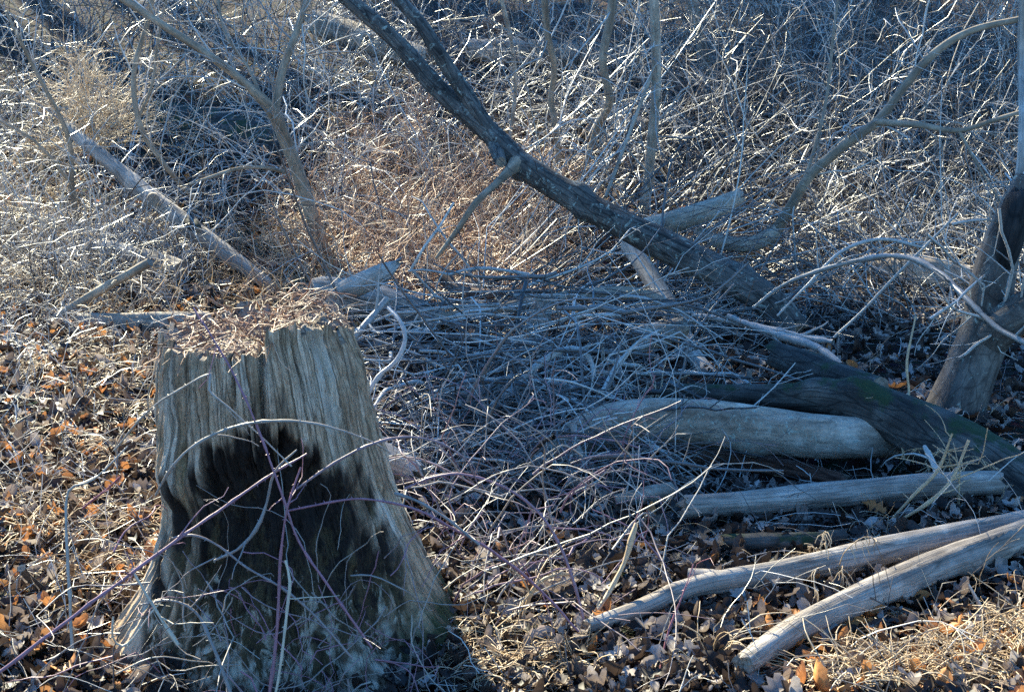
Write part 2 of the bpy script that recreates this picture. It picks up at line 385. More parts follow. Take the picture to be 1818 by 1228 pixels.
def put_log(name, label, cat, S, mat, part='bark', end=('end_grain', 'end_grain'), endname=('cut_end', 'cut_end'), group=None, stubs=(), **kw):
    """thing > bark or wood, its ends, its stubs (each a spec xyzr)"""
    _seed[0] += 1; seed = _seed[0]*3.7
    V, F, G, ends, SS = log_geo(S, seed=seed, **kw)
    b = V.mean(0).copy(); b[2] = V[:, 2].min(); root = thing(name, label, cat, b, group)
    child(part, V, F, M[mat], root, b, attr=G)
    for (EV, EF, g), em, en in zip(ends, end, endname):
        if em: child(en, EV, EF, M[em], root, b, attr=g)
    for nm, st, smat in stubs:
        V2, F2, G2, e2, _ = log_geo(st, k=14, rough=0.06, ridge=0.05, seed=seed+5, step=0.02)
        o = child(nm, V2, F2, M[smat], root, b, attr=G2)
        link('tip', mesh('tip', e2[1][0]-b, e2[1][1], M['end_grain'], attr=e2[1][2]), o)
    return root
def px(*rows): return list(rows)

# --- the diagonal leaning trunk across the picture
put_log('fallen_tree', 'long lichen-spotted forked trunk leaning diagonally across the picture', 'tree trunk',
    spine(px((590, -25, 26, 9.6), (700, 70, 29, 9.3), (780, 160, 34, 9.05), (868, 236, 38, 8.8), (925, 292, 46, 8.65), (1010, 345, 48, 8.5), (1100, 395, 50, 8.3), (1200, 446, 56, 8.15), (1290, 490, 58, 8.0), (1365, 536, 60, 7.9), (1412, 592, 62, 7.8))),
    'bark', knots=4, rough=0.06, ridge=0.05, endname=('broken_end', 'broken_end'), jag=(0, 1),
    stubs=[('branch', spine(px((690, -20, 22, 9.3), (745, 40, 24, 9.1), (775, 88, 26, 9.0), (805, 135, 27, 8.95), (845, 195, 28, 8.85), (885, 250, 30, 8.75))), 'bark'),
           ('branch', spine(px((918, 290, 34, 8.62), (902, 306, 19, 8.55), (880, 327, 13, 8.5), (845, 360, 12, 8.45), (812, 408, 11, 8.5), (775, 458, 7, 8.6))), 'sapling'),
           ('branch_stub', spine(px((880, 255, 30, 8.75), (886, 278, 26, 8.62), (890, 288, 20, 8.55))), 'bark')])
# --- the dark mossy log on the right
put_log('mossy_log', 'dark mossy log bending down to the right edge above the stacked poles', 'log',
    spine(px((1160, 694, 32, 6.05), (1300, 700, 40, 5.95), (1400, 704, 50, 5.85), (1475, 706, 66, 5.75), (1550, 722, 88, 5.62), (1640, 766, 106, 5.45), (1735, 816, 108, 5.25), (1860, 898, 110, 5.0))),
    'dark_bark', knots=3, rough=0.07, ridge=0.07, endname=('broken_end', 'cut_end'), jag=(1, 0))
put_log('mossy_log', 'short green mossy log end behind the bend of the dark log', 'log',
    spine(px((1375, 628, 46, 6.6), (1430, 650, 54, 6.4), (1490, 672, 56, 6.15), (1560, 694, 54, 5.95))), 'dark_bark', knots=1, rough=0.08, ridge=0.06, jag=(1, 0), endname=('broken_end', 'cut_end'))
put_log('curved_log', 'smooth pale curved log lying under the dark mossy log', 'log',
    spine(px((950, 818, 44, 5.65), (1005, 790, 66, 5.62), (1080, 758, 80, 5.6), (1180, 748, 84, 5.58), (1300, 756, 84, 5.58), (1420, 772, 84, 5.56), (1520, 776, 80, 5.56), (1610, 776, 76, 5.62), (1720, 790, 66, 5.7))),
    'smooth_bark', knots=4, rough=0.07, ridge=0.03, jag=(1, 0.4))
put_log('pole_log', 'straight grey barkless pole, uppermost of three lying at right', 'log',
    spine(px((1213, 900, 44), (1350, 890, 47), (1500, 876, 49), (1640, 864, 49), (1775, 856, 46)), lift=0.06), 'grey_wood', part='wood', rough=0.05, ridge=0.05, knots=2, jag=(0.8, 1.0))
put_log('split_log', 'cracked tan log with a swirled knot, middle of three at right', 'log',
    spine(px((1040, 1112, 26), (1130, 1082, 36), (1235, 1040, 40), (1400, 1012, 46), (1540, 985, 56), (1700, 953, 54), (1850, 925, 52)), lift=0.055), 'grey_wood', part='wood', rough=0.05, ridge=0.03, knots=2, jag=(0.4, 0),
    stubs=[('branch_stub', spine(px((1300, 1028, 30, 4.08), (1262, 1024, 30, 4.1), (1222, 1020, 26, 4.12))), 'grey_wood')])
put_log('pole_log', 'thick smooth grey pole slanting to the bottom, lowest of three at right', 'log',
    spine(px((1318, 1180, 42), (1420, 1112, 52), (1540, 1056, 57), (1660, 1006, 59), (1850, 940, 60)), lift=0.055), 'grey_wood', part='wood', rough=0.05, ridge=0.035, knots=2, jag=(0.8, 0))
put_log('rotten_log', 'dark flaking low log lying behind the swirled tan log', 'log',
    spine(px((1290, 962, 30), (1350, 964, 36), (1440, 960, 34), (1500, 950, 24)), lift=0.04), 'dark_bark', jag=(1, 1), rough=0.1, ridge=0.08)
put_log('cut_branch', 'short sawn branch end left of the uppermost pole', 'log',
    spine(px((1090, 890, 24), (1140, 880, 32), (1192, 872, 36)), lift=0.05), 'smooth_bark', rough=0.05)
put_log('rotten_log', 'brown log in the dark hollow beneath the pale curved log', 'log',
    spine(px((1180, 806, 32, 5.7), (1280, 814, 38, 5.68), (1400, 832, 36, 5.62), (1500, 855, 30, 5.5))), 'brown_wood', jag=(1, 1), rough=0.08)
put_log('cut_log', 'stubby sawn log lying in the brush behind the pale curved log', 'log',
    spine(px((1128, 608, 42, 7.35), (1165, 596, 44, 7.4), (1212, 580, 38, 7.5))), 'smooth_bark', rough=0.04)
put_log('bare_limb', 'pale bare limb slanting down under the leaning trunk', 'branch',
    spine(px((1118, 436, 30, 8.6), (1160, 500, 34, 8.2), (1195, 560, 36, 7.9), (1235, 640, 34, 7.3), (1296, 692, 24, 6.95))), 'pale_wood', part='wood', jag=(1, 1), rough=0.07)
put_log('fallen_log', 'grey log crossing behind the leaning trunk, blunt end to the right', 'log',
    spine(px((1130, 408, 34, 9.3), (1200, 392, 38, 9.4), (1260, 372, 38, 9.5), (1310, 354, 32, 9.7))), 'smooth_bark', rough=0.07, jag=(0, 0.6))
put_log('fallen_log', 'grey broken log slanting down from the upper left behind the stump', 'log',
    spine(px((115, 222, 20, 10.9), (190, 285, 27, 10.6), (262, 346, 32, 10.3), (330, 396, 33, 10.0), (405, 452, 28, 9.7), (490, 515, 22, 9.4))), 'grey_wood', part='wood', jag=(1.5, 1), rough=0.08, knots=3,
    stubs=[('branch_stub', spine(px((272, 352, 22, 10.25), (272, 353, 22, 10.12), (272, 354, 21, 10.05))), 'grey_wood'),
           ('branch_stub', spine(px((338, 396, 28, 9.95), (348, 402, 20, 9.8), (352, 408, 12, 9.75))), 'dark_bark')])
put_log('weathered_log', 'cracked grey weathered log above the stump, sawn end to the right', 'log',
    spine(px((155, 436, 26, 9.9), (220, 448, 32, 9.7), (290, 468, 36, 9.5), (322, 480, 34, 9.4))), 'grey_wood', part='wood', jag=(1.5, 0), rough=0.1, ridge=0.1)
put_log('fallen_log', 'dark log lying level just left of the stump top', 'log',
    spine(px((140, 572, 34), (220, 573, 38), (300, 572, 38), (370, 570, 34))), 'smooth_bark', rough=0.05, jag=(0.6, 0))
put_log('large_stick', 'straight brown stick slanting up left of the stump top', 'stick',
    spine(px((92, 568, 16, 8.4), (170, 520, 17, 8.3), (266, 465, 15, 8.2))), 'sapling', rough=0.05)
put_log('cut_branch', 'short pale broken branch piece on the leaves left of the stump', 'log',
    spine(px((100, 724, 24), (112, 745, 27), (128, 768, 26))), 'pale_wood', part='wood', rough=0.06, jag=(0.6, 0.3))
put_log('dead_limb', 'dark thin branch stub poking up from the leaves at far left', 'branch',
    spine(px((110, 1075, 12, 4.15), (75, 1045, 13, 4.1), (48, 1022, 14, 4.05), (38, 1008, 16, 4.02))), 'dark_bark', rough=0.06)
put_log('splintered_log', 'pale splintered log end poking out right of the stump', 'log',
    spine(px((600, 745, 44, 5.3), (665, 800, 50, 5.2), (735, 835, 46, 5.1))), 'pale_wood', part='wood', jag=(0, 1.5), rough=0.08, ridge=0.06)
put_log('broken_log', 'bleached broken log in the brush behind the stump, tapering right', 'log',
    spine(px((560, 520, 60, 8.4), (640, 530, 66, 8.3), (710, 545, 58, 8.15), (790, 570, 36, 7.9))), 'grey_wood', part='wood', jag=(1, 1.5), rough=0.09)
put_log('wood_splinter', 'upright pale splinter of broken wood with a pointed tip', 'splinter',
    spine(px((600, 522, 30, 8.1), (640, 505, 40, 8.05), (680, 485, 34, 8.0), (708, 466, 10, 8.0))), 'pale_wood', part='wood', jag=(0.5, 1), rough=0.15, ridge=0.1)
put_log('curved_branch', 'long bowed branch lying across the brush pile in the middle', 'branch',
    spine(px((745, 568, 18, 7.7), (850, 556, 22, 7.75), (950, 538, 24, 7.8), (1050, 522, 24, 7.85), (1130, 522, 24, 7.85), (1190, 545, 22, 7.8), (1230, 575, 16, 7.7))), 'sapling', rough=0.06)
put_log('curved_branch', 'dark crooked branch with a blunt end above the bowed branch', 'branch',
    spine(px((790, 492, 26, 8.5), (808, 512, 22, 8.4), (850, 522, 20, 8.3), (920, 520, 18, 8.2), (980, 522, 14, 8.1))), 'brown_wood', rough=0.07)
put_log('wood_stub', 'short upright grey wood stub in the middle brush', 'stub',
    spine(px((952, 602, 38, 7.7), (957, 570, 40, 7.7), (962, 540, 36, 7.72))), 'grey_wood', part='wood', rough=0.08, jag=(0, 1))
put_log('standing_snag', 'thin upright broken snag between the pale limb and the mossy log', 'snag',
    spine(px((1328, 700, 11, 6.9), (1329, 675, 11, 6.9), (1330, 655, 11, 6.9))), 'pale_wood', part='wood', jag=(0, 1))
put_log('background_log', 'huge dark log lying in the shade at upper left', 'log',
    spine(px((180, 195, 70, 14.6), (300, 225, 88, 14.2), (400, 245, 92, 13.8), (520, 285, 80, 13.2))), 'dark_bark', jag=(0.6, 0.6), rough=0.08)
put_log('background_log', 'grey log behind the fork of the leaning trunk at top', 'log',
    spine(px((560, 40, 44, 16.0), (660, 75, 50, 15.6), (760, 110, 46, 15.2))), 'smooth_bark', jag=(0.6, 0.6))
put_log('background_log', 'grey log lying across the slope at top centre', 'log',
    spine(px((830, 90, 40, 16.0), (950, 95, 46, 16.0), (1060, 100, 46, 15.8), (1150, 105, 40, 15.6))), 'grey_wood', part='wood', jag=(0.6, 0.6))
put_log('background_log', 'sunlit split log on the slope right of centre', 'log',
    spine(px((1070, 190, 26, 13.2), (1110, 210, 28, 13.0), (1150, 225, 24, 12.8))), 'pale_wood', part='wood', jag=(0.6, 0.6))
put_log('wood_block', 'tan block of wood resting on the slope at top centre', 'log',
    spine(px((858, 52, 26, 16.5), (880, 42, 32, 16.5), (904, 34, 26, 16.5))), 'brown_wood', jag=(0.4, 0.4))
put_log('buried_log', 'broad grey log half buried in leaves left of the forked tree', 'log',
    spine(px((1540, 470, 40, 9.6), (1620, 480, 54, 9.4), (1720, 492, 46, 9.3))), 'smooth_bark', jag=(0.5, 0.5), rough=0.1)

# ------------------------------------------------------------------ standing trees and saplings
def twig_part(root, off, S, n, L0, L1, mat, tn=(0.4, 0.9), droop=0.1):
    P = S[None, :, :3]; R = S[None, :, 3]
    Q, r, _ = side(P, R, n, L0, L1, 7, 0.9, droop, 0.14, 0.15, 0.35)
    r = np.minimum(r, 0.006); b = Bag(); b.add(*tubes(Q, r, 4, rng.uniform(*tn, n)))
    Q2, r2, _ = side(Q, r, n*4, L0*0.3, L1*0.45, 5, 0.8, droop, 0.15)
    b.add(*tubes(Q2, np.maximum(r2, 0.0013), 3, rng.uniform(*tn, n*4)))
    o = link('twigs', b.mesh('twigs', M[mat], off=off), root); o['kind'] = 'stuff'
def put_tree(name, label, cat, trunk, branches, mat, twigs=0, group=None, tw=(0.3, 0.9), thin=0.7, **kw):
    trunk = trunk*np.array([1, 1, 1, thin]); branches = [q*np.array([1, 1, 1, thin]) for q in branches]
    _seed[0] += 1; sd = _seed[0]*2.9
    V, F, G, e, S = log_geo(trunk, k=20, seed=sd, **kw); b = trunk[0, :3].copy(); b[2] = V[:, 2].min()
    root = thing(name, label, cat, b, group); child('trunk', V, F, M[mat], root, b, attr=G)
    child('trunk_top', e[1][0], e[1][1], M['end_grain'], root, b, attr=e[1][2])
    SS = [S]
    for br in branches:
        V, F, G, e, S2 = log_geo(br, k=14, seed=sd+3, **kw); child('branch', V, F, M[mat], root, b, attr=G); SS.append(S2)
    if twigs:
        for s in SS: twig_part(root, b, s, twigs, tw[0], tw[1], 'twig')
    return root
put_tree('forked_tree', 'leaning grey forked tree at the right edge above the mossy log', 'tree',
    spine(px((1688, 745, 118, 6.3), (1722, 660, 104, 6.35), (1748, 590, 98, 6.4), (1762, 500, 84, 6.45), (1785, 420, 74, 6.5), (1830, 320, 66, 6.55))),
    [spine(px((1745, 612, 84, 6.38), (1790, 570, 76, 6.3), (1840, 540, 70, 6.25)))], 'trunk_bark', twigs=12, rough=0.05, ridge=0.03, thin=0.92)
put_log('broken_snag', 'black charred broken stub against the forked tree', 'snag',
    spine(px((1776, 500, 16, 6.42), (1788, 450, 44, 6.4), (1800, 400, 54, 6.4), (1808, 360, 50, 6.42), (1812, 338, 20, 6.45))), 'charred', part='wood', end=('charred', 'charred'), jag=(0.5, 1.5), rough=0.1, ridge=0.1)
put_tree('pale_trunk', 'slim white sunlit trunk cut by the right edge of the picture', 'tree',
    spine(px((1800, 420, 34, 6.6), (1810, 330, 30, 6.6), (1818, 230, 26, 6.7), (1815, 110, 24, 7.0), (1818, -30, 22, 7.0))), [], 'pale_wood', twigs=0)
put_tree('leaning_sapling', 'dark sapling arching to the upper right over the shaded thicket', 'tree',
    spine(px((1365, 432, 34, 9.4), (1402, 370, 27, 9.3), (1440, 310, 25, 9.2), (1500, 258, 24, 9.1), (1560, 213, 23, 9.0), (1605, 155, 21, 9.0), (1655, 98, 20, 9.0), (1725, 55, 17, 9.0), (1840, 28, 14, 9.0))),
    [spine(px((1553, 216, 18, 9.0), (1630, 222, 16, 8.8), (1700, 232, 13, 8.7), (1760, 215, 12, 8.6), (1840, 190, 10, 8.5))),
     spine(px((1425, 330, 9, 9.2), (1450, 250, 9, 9.3), (1468, 170, 8, 9.4), (1480, 60, 7, 9.5), (1490, -20, 6, 9.6))),
     spine(px((1700, 228, 9, 8.7), (1740, 300, 6, 8.6), (1790, 380, 4, 8.5)))], 'sapling', twigs=9)
put_log('root_limb', 'crooked grey limb on the ground at the foot of the arching sapling', 'branch',
    spine(px((1240, 415, 22, 9.5), (1290, 432, 26, 9.35), (1340, 432, 28, 9.3), (1380, 410, 26, 9.3))), 'smooth_bark', rough=0.08)
put_tree('forked_sapling', 'tan forked sapling rising behind the stump at left', 'tree',
    spine(px((580, 470, 40, 10.2), (553, 380, 36, 10.0), (530, 310, 34, 9.9), (505, 245, 34, 9.8), (484, 198, 32, 9.7), (435, 148, 22, 9.6), (370, 98, 20, 9.5), (285, 42, 19, 9.4), (190, -20, 18, 9.3))),
    [spine(px((488, 205, 22, 9.7), (500, 130, 20, 9.75), (525, 60, 18, 9.8), (552, -25, 16, 9.9))),
     spine(px((505, 306, 11, 9.85), (470, 298, 10, 9.7), (420, 300, 9, 9.5), (335, 328, 7, 9.2))),
     spine(px((470, 185, 10, 9.7), (440, 120, 8, 9.8), (400, 60, 7, 9.9), (385, -10, 6, 10)))], 'sapling', twigs=14)
put_tree('slim_sapling', 'thin crooked sapling left of the tan forked one', 'tree',
    spine(px((345, 355, 11, 10.3), (290, 290, 13, 10.1), (248, 220, 14, 10.0), (238, 130, 13, 10.0), (262, 40, 12, 10.0), (275, -20, 11, 10.0))),
    [spine(px((246, 210, 9, 10.0), (270, 150, 8, 10.0), (282, 60, 7, 10.0), (300, -20, 6, 10)))], 'sapling', twigs=8)
put_tree('slim_sapling', 'sinuous sapling with an S-bend right of the leaning trunk', 'tree',
    spine(px((1040, 290, 14, 11.3), (1062, 225, 20, 11.2), (1082, 180, 21, 11.1), (1070, 110, 21, 11.0), (1082, 40, 22, 11.0), (1090, -20, 22, 11))), [], 'sapling', twigs=6)
put_tree('slim_sapling', 'dark sapling with a kink just right of the leaning trunk fork', 'tree',
    spine(px((992, 285, 14, 11.6), (986, 220, 15, 11.5), (978, 180, 14, 11.5), (984, 120, 15, 11.4), (972, 60, 18, 11.3), (965, -20, 18, 11.2))), [], 'sapling', twigs=6)
put_tree('slim_sapling', 'straight blue-grey sapling standing above the leaning trunk', 'tree',
    spine(px((1142, 385, 28, 10.6), (1155, 280, 26, 10.5), (1165, 140, 24, 10.4), (1160, -20, 24, 10.3))), [spine(px((1160, 125, 9, 10.4), (1120, 230, 9, 10.2), (1075, 350, 9, 9.8)))], 'smooth_bark', twigs=6)
put_tree('slim_sapling', 'thin pale stem standing left of the kinked dark sapling', 'tree',
    spine(px((905, 250, 10, 11.8), (915, 150, 10, 11.8), (905, 60, 10, 11.7), (885, -20, 10, 11.6))), [], 'smooth_bark', twigs=5)
put_tree('far_trunk', 'blurred grey trunk at top right of the S-bend sapling', 'tree',
    spine(px((1290, 200, 22, 15.0), (1250, 100, 24, 15.0), (1225, -20, 26, 15.0))), [], 'smooth_bark', twigs=4)
put_tree('slim_sapling', 'thin leaning stem at far left above the broken log', 'tree',
    spine(px((140, 420, 16, 10.2), (128, 330, 14, 10.1), (120, 240, 12, 10.0), (60, 120, 10, 9.8), (10, 20, 8, 9.6))), [spine(px((130, 330, 9, 10.1), (60, 250, 8, 9.9), (-30, 200, 7, 9.7)))], 'sapling', twigs=12)

# ------------------------------------------------------------------ the stump
def px2x(p): return (p-909)*4.1/FPX
zt = np.array([-0.2, -0.02, 0.07, 0.16, 0.25, 0.34, 0.43, 0.52, 0.62, 0.69, 0.79, 0.90])
lx = px2x(np.array([130, 180, 208, 234, 252, 266, 267, 266, 266, 267, 270, 278]))
rx = px2x(np.array([925, 822, 778, 747, 722, 700, 682, 668, 653, 645, 634, 612]))
cy_ = 4.1
def topz(x, y):
    """height of the sawn top: a low left half, a step up to the right, falling off at the right rim"""
    s = sstep(-0.005, 0.005, x - px2x(487) + 0.012*vn(y*40, 0, 2.2))
    z = 0.885 + 0.065*s + 0.03*(y-cy_)*1.2 + 0.02*fbm(x*18, y*18, 3.1, 3) + 0.022*fbm(x*70, y*70, 5.5, 2)
    return z - 0.07*sstep(px2x(560), px2x(630), x)
nth, nv = 1000, 250
th = np.linspace(0, 2*np.pi, nth, endpoint=False) + np.pi/2; v = np.linspace(0, 1, nv)   # the seam is at the back
TH, VV = np.meshgrid(th, v); PH = TH - np.pi/2
cx0 = (px2x(278)+px2x(612))/2; r0 = (px2x(612)-px2x(278))/2
# split strips of wood running up the stump, each with its own width, height, depth and tone
K = 70; wd_ = 0.25 + rng.gamma(1.3, 1.0, K); edge = np.concatenate([[0], np.cumsum(wd_)])/wd_.sum()*2*np.pi
PW = PH + 0.09*fbm(PH*3, VV*2.0, 0.7, 3) + 0.03*fbm(PH*14, VV*6, 2.7, 3)
sid = np.clip(np.searchsorted(edge, PW.ravel()).reshape(PW.shape)-1, 0, K-1)
fe = np.minimum(PW-edge[sid], edge[sid+1]-PW)*0.3
s_off = rng.normal(size=K)*0.0035; s_top = rng.normal(size=K)*0.010 - 0.03*(rng.random(K) < 0.2)*rng.random(K); s_end = rng.normal(size=K)*0.035; s_tone = rng.random(K)
s_gap = rng.random(K)**4; gap = np.where(PW-edge[sid] < edge[sid+1]-PW, s_gap[sid], s_gap[(sid+1) % K])
ZT = topz(cx0 + r0*np.cos(TH), cy_ + r0*np.sin(TH)) + s_top[sid[-1]][None]
Z = -0.32 + VV*(ZT+0.32)
CX = (np.interp(Z, zt, lx)+np.interp(Z, zt, rx))/2; RW = (np.interp(Z, zt, rx)-np.interp(Z, zt, lx))/2
ct, st = np.cos(TH), np.sin(TH)
flare = np.clip(0.40-Z, 0, 1)
lob = 1 + flare*(0.40*np.cos(3*TH+1.1)+0.30*np.cos(5*TH+0.4)+0.22*np.cos(8*TH+2)+0.12*np.cos(13*TH)) * np.abs(st)**0.7
RR = RW*lob
X0 = CX + RR*ct
al = np.interp(Z, [-0.2, -0.02, 0.16, 0.34, 0.43, 0.54, 0.60, 0.68], px2x(np.array([270, 285, 308, 332, 345, 362, 392, 470])))
ar = np.interp(Z, [-0.2, -0.02, 0.16, 0.34, 0.43, 0.54, 0.60, 0.68], px2x(np.array([760, 728, 690, 645, 620, 598, 565, 480])))
front = sstep(-0.15, -0.4, st)
dist = np.minimum(np.minimum(X0-al, ar-X0), (0.665-3.4*(X0-px2x(478))**2-Z)*0.8) + s_end[sid]*0.7 + 0.05*fbm(X0*8, Z*5, 2.0, 4) + 0.05*fbm(X0*55, Z*9, 5.0, 3)
cav = sstep(-0.015, 0.10, dist)*front
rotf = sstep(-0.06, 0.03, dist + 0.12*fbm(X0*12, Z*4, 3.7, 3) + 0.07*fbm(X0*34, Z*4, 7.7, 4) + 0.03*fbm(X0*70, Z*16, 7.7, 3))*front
rec = np.interp(Z, [-0.2, 0.0, 0.15, 0.3, 0.45, 0.56], [-0.02, 0.0, 0.02, 0.045, 0.06, 0.045])
lump = 0.06*fbm(X0*11, Z*4, 6.1, 4) + 0.035*fbm(X0*40, Z*11, 1.7, 3) + 0.016*fbm(X0*90, Z*40, 1.7, 2)
fis = fbm(PH*9, Z*1.8, 1.0, 2)*1.3; ridge2 = fbm(PH*46, Z*3.0, 9.0, 3)
groove = np.exp(-(fe/0.0035)**2)*gap*np.clip(0.55+1.6*fbm(PH*5, Z*3.5, 8.8, 3), 0, 1)
RO = RR + 0.020*fis + s_off[sid]*1.0 + 0.007*ridge2 + 0.010*fbm(PH*24, Z*9, 3.0, 4) + 0.010*fbm(PH*12, Z*14, 5.0, 4) - 0.036*groove
crack = np.exp(-((X0-px2x(484))/0.009)**2)*sstep(0.62, 0.78, Z)*front + 0.8*np.exp(-((X0-px2x(430)-0.01*vn(Z*20, 1, 1))/0.006)**2)*sstep(0.70, 0.8, Z)*front
RO = RO - 0.05*crack + 0.03*np.exp(-((X0-px2x(330))**2+(Z-0.5)**2)/0.006)*front
Rf = RO*(1-cav) + cav*(RR - rec + lump)
X = CX + Rf*ct; Y = cy_ + np.minimum(Rf, 0.60)*st
SV = np.stack([X, Y, Z], -1)
ii = np.arange(nth*nv).reshape(nv, nth)
F = np.stack([ii[:-1], np.roll(ii[:-1], -1, 1), np.roll(ii[1:], -1, 1), ii[1:]], -1).reshape(-1, 4)
inc = (cav[:-1] > 0.5).ravel()
base = np.array([px2x(520), cy_, 0.0])
stump = thing('tree_stump', 'large old rotting sawn tree stump with a dark hollow front, at left', 'tree stump', base)
grain = np.stack([ct*0.35, st*0.35, Z + s_tone[sid]*3.0], -1).reshape(-1, 3)
def sub(V, F, A):
    u, inv = np.unique(F.ravel(), return_inverse=True); return V[u], inv.reshape(F.shape), A[u]
def stump_mat():
    m, t, b = new_mat('stump_wood', 0.9, 0.15)
    g = attr(t, 'grain'); tc = t.nodes.new('ShaderNodeTexCoord'); o = tc.outputs['Object']
    n1 = noise(t, vecmap(t, g, (75, 75, 3.6)), 1.0, 8, 0.70, 0.5); n2 = noise(t, vecmap(t, g, (9, 9, 4)), 1.0, 5, 0.65)
    n3 = noise(t, vecmap(t, g, (150, 150, 55)), 1.0, 5, 0.75); n4 = noise(t, vecmap(t, g, (6, 6, 2.2)), 1.0, 6, 0.7, 0.5)
    c = ramp(t, n1, [(0.30, (0.03, 0.019, 0.011)), (0.42, (0.25, 0.165, 0.09)), (0.54, (0.54, 0.39, 0.24)), (0.68, (0.76, 0.60, 0.42))])
    c = mix(t, 0.55, c, ramp(t, n2, [(0.32, (0.08, 0.052, 0.032)), (0.45, (0.46, 0.34, 0.21)), (0.60, (0.80, 0.66, 0.48))]))
    c = mix(t, ramp(t, n4, [(0.55, (0, 0, 0)), (0.70, (0.6, 0.6, 0.6))]), c, (0.13, 0.11, 0.04))
    vo = N(t, 'ShaderNodeTexVoronoi', Scale=1.0); t.links.new(vecmap(t, g, (110, 110, 16)), vo.inputs['Vector'])
    c = mix(t, ramp(t, vo.outputs['Distance'], [(0.08, (0.75, 0.75, 0.75)), (0.26, (0, 0, 0))]), c, mix(t, n4, (0.03, 0.02, 0.013), c))
    c = mix(t, 0.5, c, ramp(t, n3, [(0.3, (0.35, 0.33, 0.31)), (0.52, (1.4, 1.35, 1.28))]), 'MULTIPLY')
    ve = N(t, 'ShaderNodeTexVoronoi', Scale=1.0, feature='DISTANCE_TO_EDGE'); t.links.new(vecmap(t, g, (40, 40, 2.2)), ve.inputs['Vector'])
    c = mix(t, ramp(t, ve.outputs['Distance'], [(0.0, (0.9, 0.9, 0.9)), (0.055, (0, 0, 0))]), c, mix(t, n2, (0.02, 0.014, 0.010), (0.30, 0.23, 0.15)))
    n7 = noise(t, g, 5.5, 6, 0.7, 0.3)
    c = mix(t, 0.7, c, ramp(t, n7, [(0.36, (0.45, 0.40, 0.35)), (0.50, (1, 1, 1))]), 'MULTIPLY')
    # moss on the lower right root
    sx = t.nodes.new('ShaderNodeSeparateXYZ'); t.links.new(o, sx.inputs[0])
    a = N(t, 'ShaderNodeMath', operation='MULTIPLY_ADD'); t.links.new(sx.outputs[0], a.inputs[0]); a.inputs[1].default_value = 0.9; t.links.new(n2, a.inputs[2])
    a2 = N(t, 'ShaderNodeMath', operation='MULTIPLY_ADD'); t.links.new(sx.outputs[2], a2.inputs[0]); a2.inputs[1].default_value = -1.5; t.links.new(a.outputs[0], a2.inputs[2])
    c = mix(t, ramp(t, a2.outputs[0], [(0.60, (0, 0, 0)), (0.78, (0.9, 0.9, 0.9))]), c, mix(t, n3, (0.015, 0.022, 0.008), (0.06, 0.075, 0.02)))
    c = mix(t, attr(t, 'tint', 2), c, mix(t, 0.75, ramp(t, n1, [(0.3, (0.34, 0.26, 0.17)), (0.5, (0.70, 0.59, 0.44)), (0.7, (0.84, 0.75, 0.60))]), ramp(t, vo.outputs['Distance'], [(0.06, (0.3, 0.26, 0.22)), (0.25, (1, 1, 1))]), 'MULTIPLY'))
    # black wet rot of the hollow, with brown, pale and mossy remnants towards the ground
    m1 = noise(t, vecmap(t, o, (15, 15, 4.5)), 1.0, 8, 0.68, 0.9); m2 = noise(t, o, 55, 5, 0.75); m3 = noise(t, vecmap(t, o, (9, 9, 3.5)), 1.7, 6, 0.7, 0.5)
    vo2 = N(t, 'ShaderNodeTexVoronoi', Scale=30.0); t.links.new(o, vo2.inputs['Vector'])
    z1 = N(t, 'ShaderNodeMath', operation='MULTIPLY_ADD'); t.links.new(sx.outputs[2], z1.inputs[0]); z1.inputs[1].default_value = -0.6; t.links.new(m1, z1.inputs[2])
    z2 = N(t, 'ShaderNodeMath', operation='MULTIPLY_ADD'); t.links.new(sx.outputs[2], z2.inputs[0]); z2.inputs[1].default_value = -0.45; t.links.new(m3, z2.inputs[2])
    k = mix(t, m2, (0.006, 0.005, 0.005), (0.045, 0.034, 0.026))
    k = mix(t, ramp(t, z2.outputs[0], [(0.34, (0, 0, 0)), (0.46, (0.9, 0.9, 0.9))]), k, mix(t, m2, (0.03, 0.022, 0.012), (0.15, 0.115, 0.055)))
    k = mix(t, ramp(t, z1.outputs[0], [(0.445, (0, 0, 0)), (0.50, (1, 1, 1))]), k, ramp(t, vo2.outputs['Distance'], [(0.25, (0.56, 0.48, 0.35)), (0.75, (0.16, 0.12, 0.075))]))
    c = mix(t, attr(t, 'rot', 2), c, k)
    t.links.new(c, b.inputs['Base Color'])
    s = N(t, 'ShaderNodeMath', operation='ADD'); t.links.new(n1, s.inputs[0]); t.links.new(n3, s.inputs[1]); bump(t, b, s.outputs[0], 1.0, 0.012); return m
M['stump'] = stump_mat()
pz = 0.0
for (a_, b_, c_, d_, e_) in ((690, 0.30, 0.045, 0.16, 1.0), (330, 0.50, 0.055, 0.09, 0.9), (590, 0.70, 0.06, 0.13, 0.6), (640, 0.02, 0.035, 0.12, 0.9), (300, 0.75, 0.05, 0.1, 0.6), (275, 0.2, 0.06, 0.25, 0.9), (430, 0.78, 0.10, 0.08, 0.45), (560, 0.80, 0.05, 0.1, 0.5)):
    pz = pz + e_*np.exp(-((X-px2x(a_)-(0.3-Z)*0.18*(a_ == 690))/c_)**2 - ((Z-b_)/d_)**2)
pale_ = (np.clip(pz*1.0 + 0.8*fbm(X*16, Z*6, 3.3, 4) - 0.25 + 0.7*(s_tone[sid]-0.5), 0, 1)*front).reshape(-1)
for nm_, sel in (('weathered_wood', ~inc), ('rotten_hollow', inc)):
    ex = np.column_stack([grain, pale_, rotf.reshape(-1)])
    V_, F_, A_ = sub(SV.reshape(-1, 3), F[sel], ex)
    o_ = child(nm_, V_, F_, M['stump'], stump, base, attr=A_[:, :3], tint=A_[:, 3], rot=A_[:, 4])
